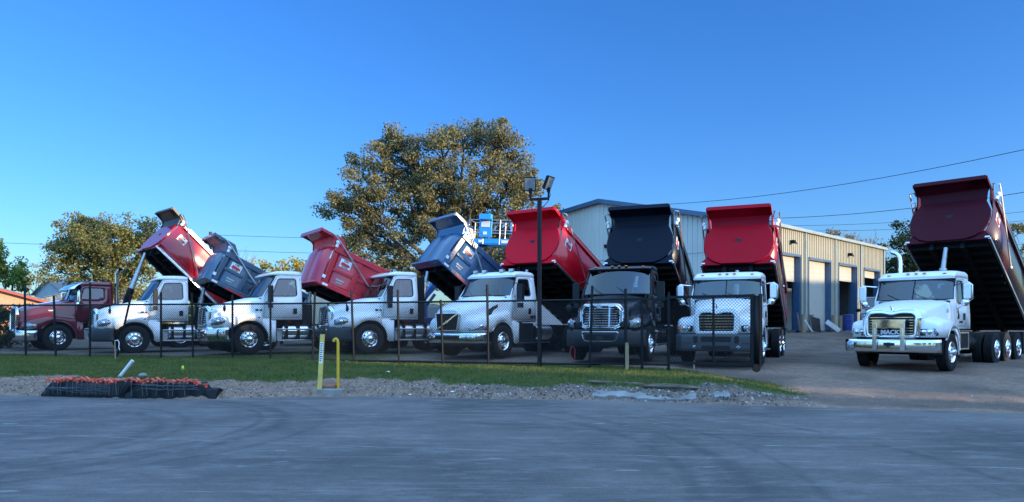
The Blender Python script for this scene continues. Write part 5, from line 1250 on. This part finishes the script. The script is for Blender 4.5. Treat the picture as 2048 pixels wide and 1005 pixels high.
tree('oak_tree', [(1095, 430, 28, 26), (1110, 470, 40, 40)], 52, 1105, 'oak', 'part of an oak crown showing between the big oak and the workshop roof', n_clump=6, per=80, size=.09, trunk_r=.3)
tree('oak_tree', [(150, 452, 36, 28), (205, 450, 46, 26), (262, 462, 44, 32), (300, 470, 22, 26), (108, 500, 26, 18), (200, 480, 70, 34), (130, 500, 42, 30), (180, 500, 60, 44), (245, 505, 60, 44), (290, 510, 26, 50), (120, 545, 44, 32), (200, 560, 60, 42), (262, 560, 55, 40)],
     50, 215, 'oakd', 'dark rounded oak behind the maroon truck', n_clump=8.5, per=140, size=.085, trunk_r=.32, clump_r=.62)
tree('oak_tree', [(338, 590, 70, 40), (420, 600, 60, 30), (500, 590, 60, 28)], 66, 400, 'oakd', 'low dark trees behind the gap between the slate blue bed and its neighbours', n_clump=4, per=70, size=.11, trunk_r=.25)
tree('green_tree', [(5, 530, 46, 36), (-20, 540, 50, 50), (35, 560, 30, 34), (-30, 500, 34, 30), (55, 580, 20, 22)], 60, 0, 'green', 'bright green tree over the brick house at the left edge', n_clump=6, per=90, size=.11, trunk_r=.35)
tree('small_tree', [(565, 530, 42, 20), (545, 545, 30, 24), (595, 535, 22, 24), (580, 550, 34, 22)], 62, 565, 'yellow', 'yellow autumn tree between the slate blue and bright red beds', n_clump=5, per=60, size=.11, trunk_r=.2)
tree('small_tree', [(490, 525, 22, 14), (478, 540, 20, 14)], 66, 488, 'yellow', 'small sparse yellow tree right behind the slate blue bed', n_clump=2.2, per=40, size=.09, trunk_r=.12)
tree('evergreen_tree', [(1815, 480, 32, 44), (1795, 510, 36, 44), (1830, 530, 40, 50), (1785, 545, 28, 40), (1800, 590, 50, 40)], 56, 1812, 'ever', 'dark evergreen between the workshop and the dark maroon bed', n_clump=7, per=95, size=.10, trunk_r=.3)
tree('oak_tree', [(2030, 470, 26, 28), (2055, 500, 40, 50), (2050, 560, 50, 40)], 50, 2050, 'oak', 'olive brown tree at the right edge behind the raised bed', n_clump=6, per=80, size=.10, trunk_r=.3)
tree('brown_tree', [(1670, 468, 16, 12), (1700, 476, 14, 9), (1740, 486, 30, 12), (1765, 500, 24, 20), (1650, 470, 10, 8)], 66, 1700, 'brown', 'low tree with leftover brown leaves above the workshop roof', n_clump=1.6, per=40, size=.10, trunk_r=.15)
tree('brown_tree', [(75, 545, 20, 18), (62, 565, 22, 16), (92, 570, 18, 18)], 70, 75, 'brown', 'thin pinkish brown tree between the green tree and the dark oak', n_clump=1.2, per=30, size=.09, trunk_r=.15)
def bare(px, D, h, spread, label, seed=1, base_z=1.0, lv=5):
    X, Y, _ = at(px, 0, D); t = thing('bare_tree', (X, Y, base_z), 0, label, 'tree'); rn = random.Random(seed); bt = MB(); bc = MB()
    def grow(p, d, ln, r, k):
        e = p + d * ln; (bt if k == 0 else bc).path([p, p.lerp(e, .5) + Vector((rn.uniform(-.05, .05) * ln, 0, .03 * ln)), e], [r, r * .8, r * .62], 5 if k < 2 else 3, cap=False)
        if k >= lv: return
        for _ in range(3 if k < 3 else 2):
            q = (d + Vector((rn.uniform(-1, 1) * spread, rn.uniform(-1, 1) * spread, rn.uniform(-.1, .5)))).normalized(); grow(e, q, ln * rn.uniform(.62, .85), r * .58, k + 1)
    grow(Vector((0, 0, 0)), Vector((0, 0, 1)), h * .27, h * .016, 0)
    bc.build('branches', M['twig'], t); bt.build('trunk', M['twig'], t)
M['twig'] = mat('grey_twigs', (.16, .13, .11), .9)
bare(1735, 60, 8.6, .55, 'tall bare tree standing above the far end of the workshop', 3)
bare(1775, 62, 7.5, .6, 'second bare tree next to the dark evergreen', 8)
bare(1690, 66, 7.2, .6, 'shorter bare tree above the middle of the workshop roof', 5)
bare(489, 58, 6.6, .5, 'thin bare tree beside the slate blue raised bed', 4)
bare(604, 60, 5.8, .6, 'small bare tree at the right of the yellow autumn tree', 9)
bare(78, 64, 6.0, .6, 'bare pinkish tree between the green tree and the dark oak', 12)
# hedge at the left end of the yard
def hedge(x0, x1, y0, y1, h, label, seed, z0=0, leaf='ever'):
    t = thing('hedge', ((x0 + x1) / 2, (y0 + y1) / 2, z0), 0, label, 'hedge'); cx, cy = (x0 + x1) / 2, (y0 + y1) / 2
    cl = [(random.uniform(x0, x1) - cx, random.uniform(y0, y1) - cy, random.uniform(.15, h), .35) for _ in range(int((x1 - x0) * h * 22))]
    v, n = leaf_mesh(cl, 60, .06); me = bpy.data.meshes.new('foliage'); me.from_pydata([tuple(q) for q in v], [], [(4 * i, 4 * i + 1, 4 * i + 2, 4 * i + 3) for i in range(n)]); me.materials.append(LM[leaf])
    o = bpy.data.objects.new('foliage', me); scn.collection.objects.link(o); o.parent = t
    b = MB()
    for k in range(int((x1 - x0) * 1.5)): xx = x0 - cx + .3 + k / 1.5; b.path([(xx, 0, -.1), (xx + .1, 0, h * .5), (xx + .2, .1, h * .9)], [.03, .025, .01], 5)
    b.build('stems', M['bark'], t)
hedge(-29, -20.9, 31.6, 33.2, 1.95, 'dense dark hedge at the left edge of the yard behind the fence', 1, .1)
# understorey far behind the trucks
def brush(px0, px1, D, h, label):
    a = at(px0, 0, D); c = at(px1, 0, D); hedge(a[0], c[0], D, D + 2, h, label, 2, ground_z((a[0] + c[0]) / 2, D, False), 'oakd')
brush(90, 330, 47, 1.6, 'dark scrub under the oak behind the maroon truck'); brush(640, 900, 48, 1.9, 'dark scrub under the left side of the very large oak'); brush(900, 1110, 50, 1.9, 'dark scrub between the very large oak and the workshop')
brush(330, 640, 60, 1.7, 'dark scrub line far behind the slate blue and bright red beds'); brush(1775, 2100, 52, 2.2, 'dark scrub behind the truck alone on the driveway')

# ------------------------------------------------------------------ things along the verge
def gz1(x, y): return ground_z(x, y)
def on(px, py):                         # walk out along the pixel's ray until it meets the ground
    D = 12.0
    while D < 40:
        x, y, z = at(px, py, D)
        if z <= ground_z(x, y): return x, y, ground_z(x, y)
        D += .02
    return x, y, z
M['yel'] = mat('yellow_plastic', (.62, .46, .10), .5, var=.12, vscale=4, dirt=(.3, .25, .12)); M['yelp'] = mat('yellow_pipe_paint', (.62, .36, .02), .45, var=.12, vscale=5)
x, y, z = on(639, 781); t = thing('utility_marker', (x, y, z), 0, 'tall yellow flat marker post with a white label, at the edge of the road', 'marker post')
D = y; h = 112 / F * D
b = MB(); b.prism([(-.055, -.012), (-.03, -.03), (.03, -.03), (.055, -.012), (.055, .0), (-.055, .0)], lambda a, c, q: (a + q * .055, c, q), -.15, h); b.build('post', M['yel'], t)
b = MB(); b.prism([(-.036, -.034), (.036, -.034), (.036, -.031), (-.036, -.031)], lambda a, c, q: (a + q * .055, c, q), h * .48, h * .86); lb = b.build('label', M['decal_white'], t)
b = MB()
for k in range(9): zz_ = h * .52 + k * .05; b.box(-.025 + zz_ * .055, (.01 + .018 * (k % 3) / 2) + zz_ * .055, -.038, -.035, zz_, zz_ + .022)
b.build('label_print', M['frame'], lb)
x, y, z = on(676, 777); h = 98 / F * y
b = MB(); b.path([(0, 0, -.2), (0, 0, h - .08), (-.015, 0, h - .02), (-.05, 0, h + .012), (-.09, 0, h - .01), (-.105, 0, h - .06)], .036, 12); o = b.build('vent_pipe', M['yelp'], bevel=0, smooth=60); o.location = (x, y, z); tag(o, 'yellow pipe with a hooked top beside the yellow marker post', 'pipe')
x, y, z = on(662, 783); b = MB(); q = [(-.30, -.12), (.0, -.16), (.28, -.1), (.32, .06), (.1, .14), (-.2, .1)]; b.prism(q, lambda a, c, t_: (a, c, t_), -.1, .045); o = b.build('concrete_pad', M['concrete'], bevel=.015); o.location = (x, y, z); tag(o, 'small broken concrete pad at the foot of the yellow posts', 'concrete pad')
b = MB(); b.lathe([(.0001, .03), (.19, .03), (.2, .015), (.2, -.05)], (0, 0, 0), 'z', 24); o = b.build('access_lid', mat('rusty_lid', (.20, .09, .05), .8, var=.3)); x, y, z = on(659, 774); o.location = (x, y, z + .04); o.rotation_euler = (R(12), 0, 0); tag(o, 'round rusty lid between the two yellow posts', 'lid')
M['pvc'] = mat('white_pvc', (.62, .66, .62), .4)
x, y, z = on(233, 755); b = MB(); dd = (36 / F * y) ; b.tube((0, 0, -.1), (27 / F * y + .07, .0, 33 / F * y), .045, 14); b.tube((27 / F * y + .06, 0, 33 / F * y - .012), (27 / F * y + .071, 0, 33 / F * y + .001), .035, 14); o = b.build('pvc_pipe', M['pvc']); o.location = (x, y, z); tag(o, 'white pipe leaning out of the netting heap', 'pipe')
def stake(px, py, top, w_, label, lean=0, m='wood'):
    x, y, z = on(px, py); h = (py - top) / F * y; b = MB(); b.prism([(-w_, -w_ * .5), (w_, -w_ * .5), (w_, w_ * .5), (-w_, w_ * .5)], lambda a, c, q: (a * (1 - .35 * sst(h - .08, h, q)) + q * math.tan(R(lean)), c, q), -.1, h * .92); b.prism([(-w_ * .9, -w_ * .5), (w_ * .7, -w_ * .5), (w_ * .7, w_ * .5), (-w_ * .9, w_ * .5)], lambda a, c, q: (a + q * math.tan(R(lean)), c, q), h * .92, h); o = b.build('wooden_stake', M[m], bevel=.004); o.location = (x, y, z); tag(o, label, 'stake'); return o
stake(1254, 741, 686, .048, 'thick weathered wooden stake in the grass near the right fence panel'); st = stake(231, 719, 682, .02, 'thin wooden stake with white ribbon in front of the leaning fence post', -2)
b = MB(); b.path([(0, -.02, .60), (.08, -.02, .63), (.13, -.02, .55), (.12, -.02, .36), (.15, -.02, .30)], .014, 5); rb = b.build('ribbon', M['decal_white'], st)
stake(1388, 738, 722, .03, 'short pale post stub under the sliding gate', 0)
x, y, z = on(363, 742); b = MB(); b.tube((0, 0, 0), (0, 0, .12), .004, 5); b.add([(0, 0, .12), (.03, -.02, .02), (.09, -.01, -.02 + .02), (.05, .01, .15)], [(0, 1, 2, 3)]); o = b.build('marker_flag', mat('yellow_flag', (.55, .6, .02), .5), solid=.004); o.location = (x, y, z); tag(o, 'small bright yellow flag lying in the grass', 'flag')
# rolled silt fence: black cloth with wire stakes and orange caps
M['cloth'] = mat('black_geotextile', (.006, .007, .009), .65, 0, .0, spec=.25, var=.5, vscale=5, bump=.9, bscale=9, stretch=(1, 1, .35)); M['cap'] = mat('orange_caps', (.80, .10, .05), .45, var=.15); M['stk'] = mat('stake_wire', (.10, .12, .13), .5, .5)
def heap(px0, px1, yt, yb, label, seed, ncap, rows, taper):
    rn = random.Random(seed); xa, ya, za = on(px0, yb); xb, yb_, zb_ = on(px1, yb); A = Vector((xa, ya, za)); B_ = Vector((xb, yb_, zb_)); L = (B_ - A).length; h = (yb - yt) / F * ya * .93
    t = thing('silt_fence_bundle', ((xa + xb) / 2, (ya + yb_) / 2, (za + zb_) / 2), math.atan2(yb_ - ya, xb - xa), label, 'netting bundle', 'bundles of rolled silt fence at the road edge')
    b = MB(); P = []; n = 60
    for i in range(n + 1):
        u = i / n; x = (u - .5) * L; k = min(1, u * 9 + .35) * (1 - taper * sst(.72, 1, u)); row = []
        for j in range(11):
            a = math.pi * j / 10; wv = 1 + .13 * math.sin(u * 41 + 2 * math.sin(j)) + .10 * noise.noise((u * 14 + seed, j * .9, 0)); 
            row.append((x, -.28 * math.cos(a) * wv * (1 if a < 1.5 else 1.2) + .12, -.06 + h * k * math.sin(a) ** .6 * wv))
        P.append(row)
    b.grid(P); b.add([P[0][j] for j in range(11)], [tuple(range(11))]); b.add([P[-1][j] for j in range(11)], [tuple(range(11))]); cb = b.build('black_cloth', M['cloth'], t, smooth=60)
    b = MB()
    for r_ in range(rows):
        for i in range(ncap):
            u = (i + .5 + rn.uniform(-.3, .3)) / ncap; u = .06 + .86 * u
            if taper > 0 and .50 < u < .55: continue
            x = (u - .5) * L; k = 1 - taper * .75 * sst(.72, 1, u); zt = h * k * (1.0 - .06 * r_) + rn.uniform(-.02, .03); yy = -.16 + r_ * .24
            T = Matrix.Translation((x, yy, zt)) @ Matrix.Rotation(rn.uniform(-.7, .7), 4, 'Y') @ Matrix.Rotation(rn.uniform(-.5, .5), 4, 'Z')
            cc = MB(); cc.box(-.045 - rn.random() * .03, .045 + rn.random() * .05, -.03, .03, -.012, .014, T=T); cc.box(-.018, .02, -.02, .02, -.075, -.0121, T=T); cc.build('orange_cap', M['cap'], t)
            if r_ == 0 and (taper == 0 or rn.random() < .25): b.tube((x, yy - .04, zt - .05), (x + rn.uniform(-.05, .05), -.20, .03), .007, 5)
    if taper == 0:
        for k_ in range(26): x = (.50 + .45 * k_ / 26 - .5) * L; b.tube((x, -.21, .03), (x, -.22, h * .8), .004, 4)
        for k_ in range(5): b.path([((-.1 + .5 * q / 6) * L, -.235, h * (.2 + .13 * k_) + .01 * rn.random()) for q in range(6)], .004, 4)
    for _ in range(5):
        z0_ = rn.uniform(.3, .8) * h; b.path([((rn.uniform(-.45, -.2) + .6 * q / 8) * L, -.22 - .03 * math.sin(q), z0_ + rn.uniform(-.04, .04)) for q in range(9)], .0045, 4)
    b.build('wire_stakes', M['stk'], t)
heap(94, 262, 757, 791, 'black silt fence bundle full of wire stakes, left of the other bundle', 3, 15, 2, 0)
heap(256, 436, 758, 794, 'smoother black silt fence bundle, right of the wire stake bundle', 5, 15, 1, .45)
x, y, z = on(262, 790); b = MB(); b.path([(-.12, -.1, 0), (-.02, -.14, .16), (.06, -.1, .30), (.18, 0, .34)], [.10, .11, .10, .06], 8); o = b.build('cloth_roll', M['cloth']); o.location = (x, y, z); tag(o, 'folded black cloth roll where the two silt fence bundles meet', 'cloth')
x, y, z = on(290, 759); b = MB(); b.ball((0, 0, .0), .12, .09, .06, n=8, m=5); o = b.build('stone', M['concrete']); o.location = (x, y - .1, z + .38 * 0 + .10); tag(o, 'pale stone lying on top of the right silt fence bundle', 'stone')
# timbers
def log(px0, py0, px1, py1, r, label, seed):
    a = Vector(on(px0, py0)); c = Vector(on(px1, py1)); rn = random.Random(seed); n = 14; b = MB(); P = []
    for i in range(n + 1):
        u = i / n; p = a.lerp(c, u) - a; row = []
        for j in range(9):
            q = 2 * math.pi * j / 8; w_ = r * (1 + .35 * noise.noise((u * 7 + seed, math.cos(q) * 1.2, math.sin(q) * 1.2))) * (1 if .03 < u < .97 else .55)
            row.append((p.x, p.y + w_ * math.cos(q) * 1.3, p.z + r * .6 + w_ * math.sin(q) * .8))
        P.append(row)
    b.grid(P); b.add([P[0][j] for j in range(8)], [tuple(range(8))]); b.add([P[-1][j] for j in range(8)], [tuple(range(8))])
    o = b.build('log', M['oldwood'], smooth=50); o.location = a; tag(o, label, 'log', 'rotten timbers lying on the bank')
log(1176, 767, 1330, 776, .055, 'long dark rotten timber lying on the bank, left end in the grass', 1); log(1285, 775, 1396, 780, .05, 'splintered shorter timber overlapping the right end of the long one', 2); log(1322, 771, 1385, 775, .03, 'thin stick lying above the splintered timber', 5)
def slab(px0, px1, py, seed, label, th=.07, dp=.32):
    a = Vector(on(px0, py)); c = Vector(on(px1, py + 6 * (px1 - px0) / 300)); rn = random.Random(seed); L = (c - a).length; n = 22
    top = [(L * i / n, dp * .5 + rn.uniform(-.08, .08)) for i in range(n + 1)]; bot = [(L * i / n, -dp * .5 + rn.uniform(-.06, .06)) for i in range(n, -1, -1)]
    b = MB(); b.prism(top + bot, lambda u, v, t: (u, v, t + .02 * math.sin(u * 3)), -.15, th); o = b.build('broken_concrete_slab', M['concrete'], bevel=.012); o.location = (a.x, a.y + .12, a.z - .0); o.rotation_euler = (R(16), 0, math.atan2(c.y - a.y, c.x - a.x)); tag(o, label, 'concrete slab', 'broken concrete slabs along the bank')
slab(1186, 1395, 795, 1, 'long pale broken concrete slab under the rotten timbers'); slab(1430, 1462, 797, 4, 'small pale concrete chunk right of the long broken slab', .08, .3)
M['redst'] = mat('red_strap', (.62, .05, .04), .5)
X_, Y_, _ = at(1145, 0, 21.6); b = MB(); b.path([(-.05, 0, .02), (-.07, 0, .28), (-.03, 0, .42), (.03, 0, .44), (.07, 0, .34), (.06, 0, .05)], .018, 6); o = b.build('tow_strap', M['redst']); o.location = (X_, Y_, .08); tag(o, 'red strap hanging at the front tyre of the black truck', 'strap')
# litter
for (px, py, s_, lab) in ((776, 746, .05, 'white scrap on the grass right of the yellow posts'), (874, 728, .05, 'white scrap in the grass by the fence bottom'), (685, 797, .035, 'pink scrap on the road edge'), (905, 786, .04, 'white stone near the road edge below the sunlit grass'), (820, 792, .03, 'small pale stone left of the dirt bank')):
    x, y, z = on(px, py); b = MB(); b.ball((0, 0, .02), s_ * 1.3, s_, s_ * .5, n=6, m=4); o = b.build('litter', M['redst'] if 'pink' in lab else M['decal_white'], smooth=0); o.location = (x, y, z); tag(o, lab, 'litter', 'small scraps on the verge')

# ------------------------------------------------------------------ added blocks, unseen to the right, sized and spaced to cast the evening shade
S_ = Vector((SX, SY, 0)).normalized(); N_ = Vector((-SY, SX, 0)).normalized()
def add_shade_block(q0, q1, ztop, label, t0=45, dep=9):
    c = S_ * t0 + N_ * ((q0 + q1) / 2); t = thing('shade_block', (c.x, c.y, -.6), math.atan2(S_.y, S_.x), label, 'building'); h = ztop + .6; w_ = (q1 - q0) / 2
    b = MB(); b.prism([(-w_, 0), (w_, 0), (w_, h - .35), (-w_, h - .35)], lambda a, z_, u: (u, a, z_), 0, dep); b.build('wall', M['siding_g'], t)
    b = MB(); b.box(-.05, dep + .05, -w_, w_, h - .349, h); b.build('roof', M['trim_b'], t)
    for k in range(int(w_ * 2 / 5)):
        yy = -w_ + 2.5 + k * 5; b = MB(); b.box(-.06, -.01, yy - 1.5, yy + 1.5, 0, 3.6); b.build('roller_door', M['rolldoor'], t)
add_shade_block(-60, 18.05, 13.0, 'long grey added shade block out of frame to the right, nearest the road')
add_shade_block(19.05, 24.0, 13.5, 'tall narrow grey added shade block out of frame to the right')
add_shade_block(24.05, 25.4, 10.7, 'narrow grey added shade block out of frame to the right, second in height')
add_shade_block(25.45, 28.35, 8.7, 'lowest middle grey added shade block out of frame to the right')
add_shade_block(29.0, 50, 9.1, 'last long grey added shade block out of frame to the right')
# oaks across the road behind the viewer: seen in the chrome and paint
src = [o for o in scn.objects if o.get('label') == 'dark rounded oak behind the maroon truck'][0]
for i, (x, y, sc_) in enumerate(((-58, -34, 1.1), (-43, -38, 1.2), (-29, -33, 1.0), (-16, -38, 1.15), (-2, -34, 1.0), (11, -39, 1.2), (25, -34, 1.05), (39, -38, 1.15), (54, -35, 1.1))):
    c = copy_tree(src); c.location = (x, y, -.7); c.rotation_euler = (0, 0, i * 1.9); c.scale = (sc_ * 1.3, sc_ * 1.3, sc_ * 1.5); c['label'] = 'oak across the road, behind the viewer'; c['group'] = 'oaks across the road'
